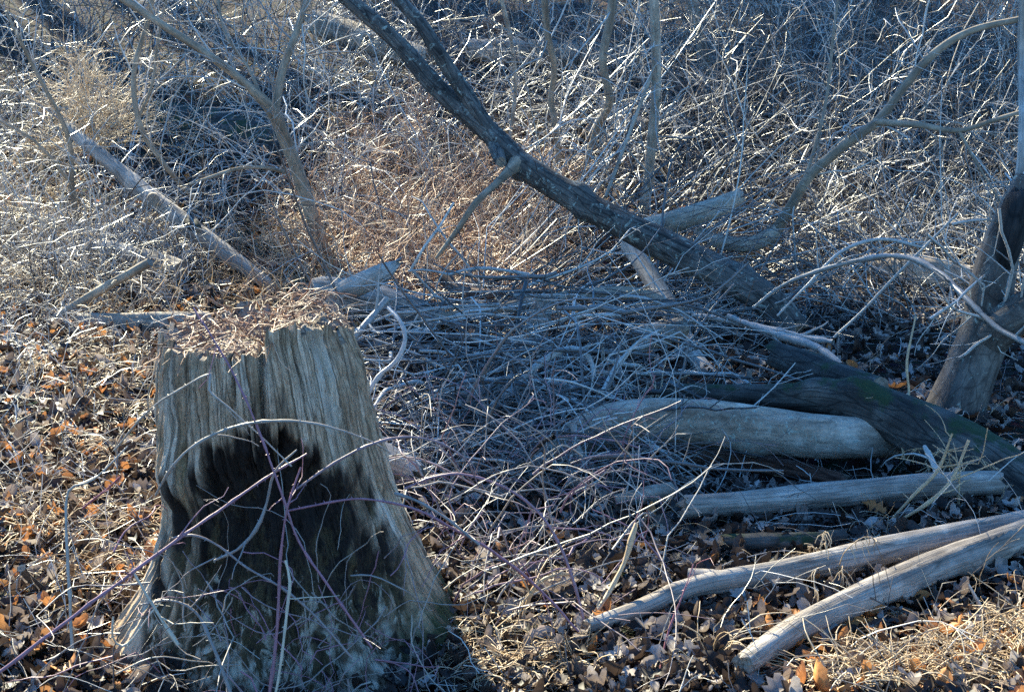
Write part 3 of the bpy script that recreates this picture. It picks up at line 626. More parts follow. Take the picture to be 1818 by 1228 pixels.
o_['label'] = 'blackened rotten hollow in the stump front'
# sawn top
rows = [SV[-1]]; q_ = np.linspace(0.96, 0.02, 40)
cxy = np.array([cx0, cy_])
for q in q_:
    xy = cxy + (SV[-1][:, :2]-cxy)*q; z = topz(xy[:, 0], xy[:, 1]) - 0.045*(1-q**4) + 0.018*fbm(xy[:, 0]*25, xy[:, 1]*25, 1.0, 4)
    rows.append(np.column_stack([xy, z]))
TV = np.vstack(rows); ti = np.arange(len(TV)).reshape(-1, nth)
TF = np.stack([ti[:-1], np.roll(ti[:-1], -1, 1), np.roll(ti[1:], -1, 1), ti[1:]], -1).reshape(-1, 4)
child('cut_top', TV, TF, M['end_grain'], stump, base, attr=(TV-base)*np.array([0.4, 0.4, 1]))
# debris on the stump top
n = 300; a = rng.uniform(0, 6.28, n); q = np.sqrt(rng.random(n))*0.26
bx, by = cx0 + q*np.cos(a), cy_ + q*np.sin(a)
P = np.stack([bx, by, topz(bx, by) - 0.02 + 0.055*rng.random(n)], 1)
d = np.stack([rng.normal(size=n), rng.normal(size=n), rng.normal(size=n)*0.28], 1)
Q = grow(P, d, rng.uniform(0.05, 0.19, n), 7, 0.9, 0.22)
Q[..., 2] = np.maximum(Q[..., 2], np.where((Q[..., 0]-cx0)**2+(Q[..., 1]-cy_)**2 < 0.08, topz(Q[..., 0], Q[..., 1])-0.02, -1))
b = Bag(); b.add(*tubes(Q, rng.uniform(0.0008, 0.0026, n)[:, None]*np.linspace(1, 0.5, 7)[None], 4, rng.random(n)**1.3))
link('stump_debris', b.mesh('stump_debris', M['weed']), label='dry reddish twigs heaped on the sawn stump top', cat='twigs', kind='stuff')

# ------------------------------------------------------------------ thickets (masses nobody could count)
def thicket(name, label, regions, mat, cat, kmain=3):
    b = Bag()
    for rg in regions:
        n = rg['n']; x, y = rg['xy'](n)
        base_ = np.stack([x, y, H(x, y)-0.02], 1)
        az = rg.get('az', 0) + rng.normal(size=n)*rg.get('azs', 2.0); el = np.clip(rng.normal(rg.get('el', 1.0), rg.get('els', 0.35), n), 0.05, 1.5)
        d = np.stack([np.cos(az)*np.cos(el), np.sin(az)*np.cos(el), np.sin(el)], 1)
        L = rng.uniform(*rg['L'], n); cl = (x/y > -0.28) & (x/y < -0.17) & (y < 14.2); L = np.where(cl & (rng.random(n) < 0.8), L*0.3, L); P = grow(base_, d, L, 10, rng.uniform(*rg.get('droop', (0.3, 1.6)), n), rg.get('wob', 0.09))
        r = rng.uniform(*rg['r'], n); R = r[:, None]*np.linspace(1, 0.35, 10)[None]
        P[..., 2] = np.maximum(P[..., 2], H(P[..., 0], P[..., 1])+0.005)
        t0 = np.where(rng.random(n) < 1.05-rg.get('t', 0.55), rng.uniform(0.0, 0.42, n), rng.uniform(0.62, 1.0, n))
        b.add(*tubes(P, R, kmain, t0))
        m = int(n*rg.get('s1', 4)); Q, r1, i = side(P, R, m, *rg.get('L1', (0.15, 0.5)), 5, 0.7, 0.3, 0.16, 0.2, 0.65)
        r1 = np.maximum(r1, rg.get('rm', 0.0022)); t1 = np.clip(t0[i]+rng.normal(size=m)*0.1, 0, 1); b.add(*tubes(Q, r1, 3, t1))
        m2 = int(n*rg.get('s2', 2.5)); Q2, r2, i2 = side(Q, r1, m2, *rg.get('L2', (0.05, 0.2)), 3, 0.8, 0.1, 0.15, 0.2, 0.8)
        b.add(*tubes(Q2, np.maximum(r2, rg.get('rm', 0.0022)*0.9), 3, np.clip(t1[i2]+0.1, 0, 1)))
    return link(name, b.mesh(name, M[mat]), label=label, cat=cat, kind='stuff')
def box(x0, x1, y0, y1): return lambda n: (rng.uniform(x0, x1, n), rng.uniform(y0, y1, n))
def fan(u0, u1, y0, y1):
    def f(n):
        y = rng.uniform(y0, y1, n); return rng.uniform(u0, u1, n)*y, y
    return f
thicket('right_thicket', 'dense tangle of grey leafless briars filling the upper right', [
    dict(n=800, xy=fan(0.02, 0.42, 10.0, 17), L=(0.8, 2.2), r=(0.0035, 0.009), rm=0.0025, el=0.9, az=0.5, azs=1.6, t=0.32, wob=0.13),
    dict(n=420, xy=fan(0.20, 0.42, 8.2, 11), L=(0.7, 2.0), r=(0.003, 0.007), el=0.8, az=2.6, azs=0.9, droop=(1.0, 2.6), t=0.5)], 'twig', 'thicket')
thicket('left_thicket', 'pale sunlit leafless briars filling the upper left slope', [
    dict(n=560, xy=fan(-0.42, -0.05, 10, 16), L=(0.6, 1.9), r=(0.0035, 0.009), rm=0.0025, el=0.9, az=0.6, azs=1.6, t=0.65),
    dict(n=330, xy=fan(-0.42, -0.22, 8.8, 10.5), L=(0.4, 1.1), r=(0.003, 0.006), el=1.0, azs=2, t=0.7)], 'twig', 'thicket')
thicket('top_thicket', 'grey tangle of twigs along the top centre slope', [
    dict(n=380, xy=fan(-0.12, 0.12, 12, 17), L=(0.7, 2.0), r=(0.0035, 0.009), rm=0.0025, el=0.75, az=0.5, azs=0.7, t=0.5, wob=0.12),
    dict(n=60, xy=fan(-0.05, 0.15, 8.4, 11), L=(1.2, 2.6), r=(0.005, 0.009), el=0.6, az=0.4, azs=0.3, droop=(0.1, 0.5), wob=0.04, t=0.65)], 'twig', 'thicket')
thicket('weed_mat', 'matted reddish-brown dry weeds in the sunny middle', [
    dict(n=2000, xy=fan(-0.16, 0.03, 8.9, 12.6), L=(0.3, 0.95), r=(0.0026, 0.005), rm=0.0022, el=0.6, az=0.4, azs=1.3, droop=(0.2, 2.0), wob=0.13, t=0.8, s1=3, s2=3, L1=(0.08, 0.3))], 'weed', 'dry weeds')
thicket('left_weeds', 'fine dry weed stalks on the ground behind the broken log', [
    dict(n=800, xy=fan(-0.40, -0.12, 8.3, 11.5), L=(0.2, 0.75), r=(0.0028, 0.005), rm=0.0025, el=0.8, azs=2, wob=0.15, t=0.7, s1=3, s2=2, L1=(0.06, 0.22))], 'straw', 'dry weeds')
thicket('ground_twigs', 'scattered fine twigs over the leaf litter in the shade', [
    dict(n=900, rm=0.0014, xy=fan(-0.02, 0.40, 3.3, 9.2), L=(0.12, 0.6), r=(0.0012, 0.0035), el=0.25, els=0.3, azs=2, droop=(0.3, 1.5), wob=0.12, t=0.5, s1=1.5, s2=0.5, L1=(0.05, 0.2)),
    dict(n=900, rm=0.0014, xy=fan(-0.40, -0.20, 3.3, 8.5), L=(0.1, 0.5), r=(0.0012, 0.003), el=0.5, els=0.4, azs=2, droop=(0.3, 1.5), wob=0.14, t=0.7, s1=2, s2=1, L1=(0.05, 0.2))], 'twig', 'twigs')

thicket('far_thicket', 'tall dark tangle of leafless shrubs closing the top of the slope', [
    dict(n=560, xy=fan(-0.42, 0.42, 14.5, 20), L=(1.4, 3.2), r=(0.004, 0.010), el=1.15, azs=2.5, t=0.3, s1=6, s2=4, L1=(0.25, 0.8), L2=(0.1, 0.35), rm=0.003),
    dict(n=280, xy=fan(0.10, 0.42, 11.5, 15), L=(1.2, 2.6), r=(0.0035, 0.009), el=1.1, azs=2.5, t=0.3, s1=6, s2=4, L1=(0.25, 0.7), L2=(0.1, 0.3), rm=0.0028)], 'twig', 'thicket')

# the pale twiggy bush at upper left: a thing of its own
def bush(name, label, p, n, L, r, mat, t, el, group=None, az=0, azs=3, droop=(0.0, 0.8)):
    root = thing(name, label, 'shrub', p, group)
    base_ = np.zeros((n, 3)); base_[:, :2] = rng.normal(size=(n, 2))*0.06
    a = az+rng.normal(size=n)*azs; e = np.clip(rng.normal(el, 0.3, n), 0.1, 1.5)
    P = grow(base_, np.stack([np.cos(a)*np.cos(e), np.sin(a)*np.cos(e), np.sin(e)], 1), rng.uniform(*L, n), 10, rng.uniform(*droop, n), 0.09)
    R = rng.uniform(*r, n)[:, None]*np.linspace(1, 0.35, 10)[None]
    b = Bag(); b.add(*tubes(P, R, 4, np.full(n, t))); link('stems', b.mesh('stems', M[mat]), root)
    b = Bag(); Q, r1, _ = side(P, R, n*12, 0.1, 0.4, 6, 0.6, 0.2, 0.15); r1 = np.maximum(r1, 0.0016); b.add(*tubes(Q, r1, 3, np.clip(rng.normal(t+0.1, 0.12, n*12), 0, 1)))
    Q2, r2, _ = side(Q, r1, n*24, 0.05, 0.18, 4, 0.7, 0.1, 0.15); b.add(*tubes(Q2, np.maximum(r2, 0.0014), 3, np.clip(rng.normal(t+0.15, 0.12, n*24), 0, 1)))
    o = link('twigs', b.mesh('twigs', M[mat]), root); o['kind'] = 'stuff'
bush('twiggy_shrub', 'bright bushy shrub of pale twigs at upper left', at(160, 270, 11.2), 46, (0.5, 0.95), (0.004, 0.007), 'straw', 0.85, 1.15)
bush('twiggy_shrub', 'loose pale shrub at the far left edge above the brown stick', ground(40, 430, 0), 16, (0.5, 1.1), (0.003, 0.005), 'straw', 0.6, 1.0)
bush('twiggy_shrub', 'brown twiggy shrub behind the leaning trunk fork', ground(700, 300, 0), 18, (0.5, 1.1), (0.003, 0.005), 'weed', 0.5, 0.8)
bush('twiggy_shrub', 'arching grey shrub in the shade left of the forked tree', ground(1640, 400, 0), 18, (0.8, 1.6), (0.003, 0.005), 'twig', 0.5, 0.9, droop=(0.8, 2.2))

# ------------------------------------------------------------------ brush pile
def in_pile(n):
    y = rng.uniform(5.5, 8.7, n); x = rng.uniform(-0.75, 0.55+np.maximum(y-6.3, 0)*0.5, n); return x, y
b = Bag(); n = 560; x, y = in_pile(n)
hgt = 0.55*np.exp(-((x-0.2)/0.9)**2 - ((y-6.9)/1.3)**2)
P = np.stack([x, y, H(x, y) + 0.03 + hgt*rng.random(n)], 1)
az = np.where(rng.random(n) < 0.55, rng.normal(0.25, 0.65, n), rng.uniform(0, 6.28, n)); az = az + np.pi*(rng.random(n) < 0.5)
d = np.stack([np.cos(az), np.sin(az), rng.normal(0.05, 0.16, n)], 1)
Q = grow(P, d, rng.uniform(0.3, 1.4, n), 10, rng.uniform(-0.2, 0.6, n), 0.07); Q[..., 2] = np.maximum(Q[..., 2], H(Q[..., 0], Q[..., 1])+0.01)
R = (0.0022+0.012*rng.random(n)**3)[:, None]*np.linspace(1, 0.4, 10)[None]; t0 = np.where(rng.random(n) < 0.68, rng.uniform(0, 0.4, n), rng.uniform(0.6, 1, n))
b.add(*tubes(Q, R, 5, t0)); Q1, r1, i1 = side(Q, R, 900, 0.1, 0.45, 6, 0.7, 0.3, 0.16); b.add(*tubes(Q1, np.maximum(r1, 0.0014), 4, t0[i1]))
n = 260; y = rng.uniform(4.9, 6.1, n); x = rng.uniform(-0.55, 0.75, n)
P = np.stack([x, y, H(x, y)+0.02+0.36*np.exp(-((x-0.15)/0.6)**2)*rng.random(n)], 1)
d = np.stack([rng.normal(size=n), rng.normal(size=n)*0.5, rng.normal(0.1, 0.45, n)], 1)
Q = grow(P, d, rng.uniform(0.25, 0.9, n), 12, rng.uniform(0.2, 1.8, n), 0.09); Q[..., 2] = np.maximum(Q[..., 2], H(Q[..., 0], Q[..., 1])+0.01)
R = (0.0018+0.008*rng.random(n)**3)[:, None]*np.linspace(1, 0.4, 12)[None]; t0 = np.where(rng.random(n) < 0.7, rng.uniform(0, 0.42, n), rng.uniform(0.6, 1, n))
b.add(*tubes(Q, R, 5, t0)); Q1, r1, i1 = side(Q, R, 420, 0.08, 0.35, 6, 0.7, 0.3, 0.14); b.add(*tubes(Q1, np.maximum(r1, 0.0012), 4, t0[i1]))
link('brush_pile', b.mesh('brush_pile', M['twig']), label='heap of tangled grey twigs between the stump and the logs', cat='brush pile', kind='stuff')

def put_stick(name, label, spec, mat, tn, depth=None, cat='stick', group=None, n_side=2, k=8, taper=None, wig=0.5):
    S = catmull(spine(spec, depth), 0.03)
    s = np.arange(len(S)); _seed[0] += 1; q = _seed[0]*5.1; r = S[:, 3].mean()
    S[:, 0] += wig*r*2*fbm(s*0.13+q, 0.1, 0.2, 3); S[:, 2] += wig*r*2*fbm(s*0.13+q, 7.1, 0.2, 3)
    S[:, 3] *= 1 + 0.25*fbm(s*0.4+q, 3.3, 0.1, 2)
    b0 = S[np.argmin(S[:, 2]), :3].copy(); root = thing(name, label, cat, b0, group)
    V, F, T = tubes(S[None, :, :3]-b0, S[None, :, 3], k, [tn]); link('stem', mesh('stem', V, F, M[mat], tint=T), root)
    for j in range(n_side):
        Q, rr, _ = side(S[None, :, :3]-b0, S[None, :, 3], 1, 0.06, 0.3, 7, 0.7, 0.2, 0.12, 0.2, 0.55)
        V, F, T = tubes(Q, np.maximum(rr, 0.0014), 5, [tn]); link('side_twig', mesh('side_twig', V, F, M[mat], tint=T), root)
    return root
G_ = 'sticks of the brush pile'
put_stick('hooked_stick', 'pale stick bent over into a hook in the middle of the brush pile', px((675, 772, 9, 6.3), (740, 745, 11, 6.3), (840, 745, 13, 6.25), (900, 700, 14, 6.25), (950, 652, 14, 6.3), (1000, 621, 13, 6.35), (1038, 627, 12, 6.35), (1054, 660, 11, 6.3), (1048, 680, 9, 6.28)), 'twig', 0.8, group=G_)
for lab, sp_c, tn in (
    ('long bluish stick running right from the stump to the hooked stick', ((720, 718, 9), (790, 692, 10), (860, 678, 10), (930, 664, 9)), 0.7),
    ('forked pale stick just below the long bluish stick', ((715, 725, 8), (800, 700, 9), (880, 690, 9), (960, 690, 8)), 0.6),
    ('thick pale stick whose left end nears the stump flank', ((740, 735, 10), (800, 740, 12), (860, 725, 12), (905, 705, 11)), 0.8),
    ('lowest pale stick of the brush pile beside the stump', ((672, 776, 8), (730, 752, 9), (790, 738, 9), (850, 735, 8)), 0.75),
    ('dark flat stick crossing above the hooked stick', ((790, 600, 9), (900, 604, 10), (1010, 604, 10), (1120, 598, 8)), 0.35),
    ('pale knotted stick lying left of the curved log', ((890, 750, 9), (960, 735, 10), (1010, 730, 10), (1050, 755, 9)), 0.85),
    ('grey stick resting on top of the curved log', ((900, 760, 8), (980, 730, 9), (1060, 722, 8), (1160, 716, 6)), 0.8)):
    put_stick('brush_stick', lab, px(*sp_c), 'twig', tn, group=G_, depth=6.4 if sp_c[0][1] > 640 else 7.2)
put_stick('curled_stick', 'wavy pale stick curling up beside the right edge of the stump', px((652, 742, 8, 5.2), (652, 705, 8, 5.2), (672, 668, 9, 5.25), (705, 640, 9, 5.3), (722, 600, 9, 5.35), (712, 568, 8, 5.4), (690, 545, 7, 5.5)), 'twig', 0.62, group=G_, wig=0.5)
put_stick('straight_stick', 'straight grey stick slanting up behind the right rim of the stump', px((622, 606, 11, 6.6), (655, 568, 12, 6.7), (690, 530, 11, 6.8)), 'twig', 0.55, group=G_)
put_stick('hanging_stick', 'blue-grey stem hanging at the left end of the curved log', px((1015, 750, 14, 5.45), (1025, 800, 16, 5.42), (1045, 845, 15, 5.4), (1075, 885, 10, 5.35)), 'twig', 0.6, group=G_)
put_stick('hanging_stick', 'rotten upright stick in the dark below the brush pile', px((915, 820, 14, 5.5), (930, 900, 20, 5.3), (920, 960, 22, 5.1), (900, 1010, 16, 4.9)), 'twig', 0.3, group=G_)
put_stick('hanging_stick', 'slanting grey stick in the dark right of the rotten upright one', px((970, 860, 12, 5.5), (1000, 900, 18, 5.35), (1025, 950, 16, 5.2)), 'twig', 0.4, group=G_)
put_stick('brush_stick', 'thick crooked stick reaching left from the curved log end', px((975, 800, 18, 5.6), (945, 825, 20, 5.5), (900, 860, 18, 5.4), (860, 890, 12, 5.3)), 'twig', 0.6, group=G_)
put_stick('forked_branch', 'grey branch lying over the leaves toward the mossy log', px((1230, 560, 10, 7.6), (1310, 575, 13, 7.4), (1400, 592, 14, 7.2), (1480, 606, 9, 7.0)), 'twig', 0.6, cat='branch', n_side=4)
put_stick('forked_branch', 'tan branch curving down onto the green mossy log', px((1290, 560, 9, 7.3), (1370, 590, 14, 7.1), (1440, 612, 16, 6.9), (1490, 650, 12, 6.7)), 'twig', 0.55, cat='branch', n_side=3)
put_stick('arching_branch', 'thin branch arching over the leaves into the forked tree', px((1335, 545, 5, 7.2), (1400, 500, 7, 7.2), (1500, 468, 9, 7.1), (1600, 456, 10, 6.9), (1665, 482, 11, 6.7), (1720, 535, 11, 6.4), (1770, 585, 11, 6.2), (1830, 615, 10, 6.0)), 'twig', 0.5, cat='branch', n_side=6)
put_stick('arching_branch', 'fine twig arching above the thin branch at right', px((1380, 560, 4, 7.3), (1430, 510, 5, 7.3), (1490, 450, 6, 7.4), (1560, 425, 6, 7.5), (1640, 440, 5, 7.5)), 'twig', 0.7, cat='branch', n_side=6)
put_stick('drooping_branch', 'straight pale twig leaning up from the grey branch on the leaves', px((1480, 600, 5, 7.0), (1540, 545, 5, 7.0), (1600, 480, 5, 7.0), (1700, 380, 4, 7.1)), 'twig', 0.6, cat='branch', n_side=4)
put_stick('hanging_vine', 'thin pale vine hanging over the bend of the mossy log', px((1625, 560, 3, 5.75), (1610, 640, 4, 5.65), (1614, 700, 5, 5.6), (1600, 760, 6, 5.45), (1606, 815, 5, 5.4)), 'straw', 0.5, cat='vine', n_side=1)
put_stick('hanging_vine', 'short vine looping down right of the hanging pale vine', px((1612, 700, 5, 5.6), (1612, 735, 5, 5.45), (1632, 790, 5, 5.4), (1650, 835, 4, 5.3)), 'straw', 0.6, cat='vine', n_side=1)
put_stick('bent_stick', 'blue-grey bent stick rising from the tan log at right', px((1630, 942, 16, 4.75), (1655, 915, 16, 4.8), (1668, 870, 14, 4.9), (1660, 830, 11, 5.0), (1640, 790, 9, 5.1)), 'twig', 0.65, n_side=1)
put_stick('leaning_twig', 'forked straw-coloured twig standing over the uppermost pole', px((1605, 918, 7, 4.7), (1650, 890, 7, 4.7), (1690, 850, 7, 4.75), (1720, 780, 5, 4.8)), 'straw', 0.5, n_side=6)
put_stick('leaning_twig', 'spindly branched twig left of the forked straw-coloured one', px((1580, 925, 5, 4.75), (1620, 880, 5, 4.75), (1665, 835, 6, 4.8), (1690, 770, 4, 4.8)), 'straw', 0.45, n_side=7)
put_stick('leaning_twig', 'upright dry weed stalk beside the right end of the poles', px((1700, 930, 5, 4.9), (1702, 880, 5, 4.9), (1705, 820, 4, 4.9)), 'straw', 0.55, n_side=8)
put_stick('leaning_twig', 'pale curved splinter sticking up from the leaves below the lowest pole', px((1752, 1118, 14, 3.95), (1742, 1080, 10, 3.95), (1718, 1035, 5, 3.95)), 'twig', 0.65, n_side=0)
put_stick('tall_stem', 'pale dry stem rising from the straw right of the stump', px((945, 1212, 8, 3.65), (1000, 1155, 8, 3.75), (1062, 1082, 8, 3.9), (1108, 1000, 9, 4.0), (1120, 960, 12, 4.02), (1130, 928, 6, 4.05)), 'straw', 0.6, n_side=2, wig=0.2)
put_stick('dry_weed_stalk', 'forked grey stem arching beside the tall pale stem', px((925, 1105, 6, 3.9), (940, 1060, 7, 3.9), (955, 1035, 8, 3.9), (985, 1020, 8, 3.9), (1015, 1018, 7, 3.9)), 'straw', 0.4, n_side=3, wig=0.2)

# ------------------------------------------------------------------ bramble canes in front of the stump
def put_cane(label, spec, tn, depth, group='bramble canes round the stump'):
    S = catmull(spine(spec, depth), 0.02); b0 = S[np.argmin(S[:, 2]), :3].copy()
    S[:, 3] *= 0.66*np.linspace(1.12, 0.72, len(S)) if S[0, 2] < S[-1, 2]+0.05 else 0.66*np.linspace(0.72, 1.12, len(S))
    sq = np.arange(len(S)); _seed[0] += 1; q9 = _seed[0]*4.3
    S[:, 0] += 0.012*fbm(sq*0.09+q9, 0.4, 0.2, 4); S[:, 2] += 0.012*fbm(sq*0.09+q9, 5.4, 0.2, 4); S[:, 3] *= 1+0.35*np.maximum(0, np.sin(sq*0.9+q9))**8
    root = thing('bramble_cane', label, 'bramble', b0, group)
    V, F, T = tubes(S[None, :, :3]-b0, S[None, :, 3], 8, [tn]); link('stem', mesh('stem', V, F, M['cane'], tint=T), root)
    for q in range(1+int(len(S) > 35)*2):
        Q, rr, _ = side(S[None, :, :3]-b0, S[None, :, 3], 1, 0.05, 0.22, 8, 0.6, 0.3, 0.12, 0.15, 0.6); V, F, T = tubes(Q, np.maximum(rr, 0.0009), 5, [tn]); link('side_shoot', mesh('side_shoot', V, F, M['cane'], tint=T), root)
    m = max(6, int(len(S)*0.5)); i = rng.integers(1, len(S)-1, m); tan = S[i+1, :3]-S[i-1, :3]; tan /= np.linalg.norm(tan, axis=1, keepdims=True)
    dd = rng.normal(size=(m, 3)); dd -= (dd*tan).sum(1, keepdims=True)*tan; dd /= np.linalg.norm(dd, axis=1, keepdims=True)
    P0 = S[i, :3]-b0 + dd*S[i, 3][:, None]*0.8; P = np.stack([P0, P0+dd*0.003, P0+dd*0.0062-tan*0.002], 1)
    V, F, T = tubes(P, np.array([[0.0022, 0.0012, 0.0001]]).repeat(m, 0), 4, np.full(m, tn)); o = link('thorns', mesh('thorns', V, F, M['cane'], tint=T), root); o['kind'] = 'stuff'
    return root
put_cane('long purple cane rising from the bottom left corner across the stump', px((-10, 1200, 10, 3.25), (130, 1090, 10, 3.3), (250, 1003, 10, 3.35), (330, 945, 10, 3.4), (400, 900, 10, 3.45), (480, 846, 9, 3.5), (545, 806, 7, 3.55)), 0.3, None)
put_cane('pale cane arching down right from the long purple cane', px((305, 955, 9, 3.42), (340, 948, 9, 3.42), (380, 962, 9, 3.42), (440, 1008, 8, 3.42), (500, 1045, 8, 3.4), (560, 1095, 7, 3.4), (625, 1170, 6, 3.4)), 0.55, None)
put_cane('tan cane arching over the top of the dark hollow', px((275, 880, 6, 3.55), (310, 825, 8, 3.5), (350, 788, 9, 3.5), (420, 757, 9, 3.5), (500, 748, 9, 3.5), (580, 757, 8, 3.5), (650, 778, 6, 3.55), (690, 800, 5, 3.6)), 0.7, None)
put_cane('cane arching from the hollow over the right flank of the stump', px((515, 875, 6, 3.5), (580, 828, 7, 3.5), (650, 790, 8, 3.5), (715, 777, 8, 3.55), (780, 788, 7, 3.6), (830, 818, 6, 3.65), (850, 860, 5, 3.7)), 0.45, None)
put_cane('purple cane hanging straight down over the stump face', px((345, 545, 6, 3.7), (378, 600, 6, 3.62), (420, 680, 7, 3.55), (460, 770, 7, 3.5), (490, 850, 7, 3.48), (530, 960, 7, 3.45), (590, 1050, 7, 3.42), (660, 1150, 6, 3.4)), 0.2, None)
put_cane('long cane arching right from the stump flank down to the bottom', px((718, 868, 8, 3.9), (770, 846, 9, 3.9), (830, 842, 9, 3.9), (900, 866, 9, 3.9), (960, 915, 8, 3.9), (1000, 985, 8, 3.88), (1035, 1090, 8, 3.85), (1065, 1240, 7, 3.8)), 0.35, None)
put_cane('low purple cane running from the hollow down right over the leaves', px((505, 905, 7, 3.5), (560, 895, 8, 3.5), (640, 884, 8, 3.5), (720, 898, 8, 3.55), (800, 935, 8, 3.6), (880, 985, 8, 3.65), (960, 1045, 7, 3.7), (1030, 1120, 6, 3.7)), 0.2, None)
put_cane('short bright cane crossing the low purple one beside the stump', px((700, 876, 9, 3.6), (740, 890, 9, 3.6), (790, 920, 8, 3.6), (850, 965, 6, 3.6)), 0.6, None)
put_cane('upright purple cane in front of the hollow, leaning right', px((478, 1240, 9, 3.3), (490, 1130, 9, 3.35), (496, 1000, 9, 3.4), (508, 910, 8, 3.42), (535, 830, 7, 3.45)), 0.15, None)
put_cane('pale straw-coloured stem standing before the hollow', px((485, 1240, 8, 3.28), (500, 1150, 9, 3.3), (508, 1080, 10, 3.32), (513, 1030, 11, 3.33), (506, 992, 9, 3.34)), 0.95, None)
put_cane('broken pale stick slanting across the left foot of the stump', px((234, 1010, 8, 3.4), (270, 1070, 9, 3.38), (316, 1145, 11, 3.35)), 0.98, None)
put_cane('bluish thick stem curving down out of the left foot of the stump', px((250, 1072, 8, 3.45), (300, 1064, 9, 3.42), (345, 1085, 10, 3.4), (375, 1150, 10, 3.35), (412, 1240, 10, 3.3)), 0.6, None)
put_cane('curled pale tendril at the left foot of the stump', px((205, 1095, 6, 3.4), (203, 1130, 7, 3.4), (220, 1146, 7, 3.4), (240, 1130, 7, 3.4), (270, 1085, 6, 3.42), (295, 1058, 6, 3.45)), 0.95, None)
put_cane('cane looping over the upper left of the stump face', px((205, 800, 4, 3.75), (260, 735, 6, 3.68), (320, 690, 6, 3.64), (375, 660, 7, 3.62), (372, 690, 7, 3.6), (430, 745, 6, 3.55), (520, 830, 5, 3.5)), 0.75, None)
put_cane('twisted blue-grey cane dangling in the hollow', px((530, 800, 7, 3.52), (490, 840, 9, 3.5), (475, 890, 10, 3.5), (455, 940, 10, 3.48), (420, 975, 8, 3.48), (380, 995, 6, 3.5)), 0.6, None)
put_cane('reddish cane rising steeply at far right of the stump foot', px((1160, 1240, 6, 3.6), (1185, 1130, 6, 3.7), (1210, 1060, 5, 3.75), (1230, 1000, 4, 3.8)), 0.1, None)
put_cane('pale grey upright stem among the leaves left of the stump', px((128, 1150, 7, 3.6), (122, 1050, 9, 3.65), (118, 950, 9, 3.7), (122, 870, 8, 3.75), (165, 850, 7, 3.75), (225, 790, 6, 3.8)), 0.75, None)
put_cane('red cane slanting in the leaves left of the stump', px((145, 902, 6, 3.9), (180, 875, 7, 3.85), (215, 845, 6, 3.8)), 0.05, None)
# the finer tangle in the hollow and beside the stump
b = Bag(); n = 95
P = np.stack([rng.uniform(px2x(250), px2x(760), n), rng.uniform(3.42, 3.62, n), rng.uniform(-0.05, 0.45, n)], 1)
Q = grow(P, rng.normal(size=(n, 3))*np.array([1, 0.25, 1.2]), rng.uniform(0.15, 0.6, n), 14, rng.uniform(0.0, 1.2, n), 0.16)
b.add(*tubes(Q, rng.uniform(0.0010, 0.0026, n)[:, None]*np.linspace(1, 0.5, 14)[None], 5, np.where(rng.random(n) < 0.3, 0.25, rng.uniform(0.45, 0.75, n))))
link('stump_tangle', b.mesh('stump_tangle', M['cane']), label='tangle of thin curling bramble stems hanging before the stump hollow', cat='bramble', kind='stuff')
b = Bag(); n = 170; y = rng.uniform(3.9, 5.5, n); x = rng.uniform(-0.35, 0.5, n)
P = np.stack([x, y, H(x, y)+rng.uniform(0, 0.3, n)], 1)
d = np.stack([rng.normal(size=n), rng.normal(size=n)*0.6, rng.normal(0.5, 0.8, n)], 1)
Q = grow(P, d, rng.uniform(0.2, 0.8, n), 12, rng.uniform(0.3, 2.0, n), 0.12); Q[..., 2] = np.maximum(Q[..., 2], H(Q[..., 0], Q[..., 1])+0.01)
R = rng.uniform(0.0014, 0.0042, n)[:, None]*np.linspace(1, 0.5, 12)[None]; t0 = rng.uniform(0.3, 0.8, n)
b.add(*tubes(Q, R, 5, t0)); Q1, r1, i1 = side(Q, R, 400, 0.05, 0.2, 5, 0.8, 0.2, 0.15); b.add(*tubes(Q1, np.maximum(r1, 0.0012), 4, t0[i1]))
link('bramble_tangle', b.mesh('bramble_tangle', M['cane']), label='dark tangle of bramble stems on the leaves right of the stump', cat='bramble', kind='stuff')

# ------------------------------------------------------------------ straw and dead grass
def straw(name, label, spots, n_each, L, r, spread, el=0.5, mat='straw', t=0.6, lift=0.045):
    b = Bag()
    for (px_, py_) in spots:
        p = ground(px_, py_, 0.0); n = n_each; x = p[0]+rng.normal(size=n)*spread; y = p[1]+rng.normal(size=n)*spread*0.8
        P = np.stack([x, y, H(x, y)+lift*(0.4+rng.random(n))], 1); a = rng.uniform(0, 6.28, n); e = np.abs(rng.normal(el, 0.35, n))
        Q = grow(P, np.stack([np.cos(a)*np.cos(e), np.sin(a)*np.cos(e), np.sin(e)], 1), rng.uniform(*L, n), 7, rng.uniform(0.6, 2.6, n), 0.14)
        Q[..., 2] = np.maximum(Q[..., 2], H(Q[..., 0], Q[..., 1])+lift*0.8)
        b.add(*tubes(Q, rng.uniform(*r, n)[:, None]*np.linspace(1, 0.4, 7)[None], 3, np.clip(rng.normal(t, 0.22, n), 0, 1)))
    return link(name, b.mesh(name, M[mat]), label=label, cat='straw', kind='stuff')
straw('sunlit_straw', 'bright sunlit matted straw in the bottom right corner', [(q_x, 1236 - rng.random()*(q_x-1430)*0.26) for q_x in np.linspace(1480, 1850, 30)], 75, (0.06, 0.22), (0.0014, 0.003), 0.05, 0.25, lift=0.05)
straw('stump_foot_straw', 'pale straw tufts on the ground right of the stump foot', [(rng.uniform(835, 1010), rng.uniform(1140, 1235)) for _ in range(10)], 50, (0.06, 0.2), (0.0012, 0.0026), 0.07, 0.4)
straw('left_straw', 'sunlit dry grass on the leaves left of the stump', [(rng.uniform(0, 255), rng.uniform(590, 1100)) for _ in range(26)], 42, (0.08, 0.28), (0.0013, 0.003), 0.08, 0.4)
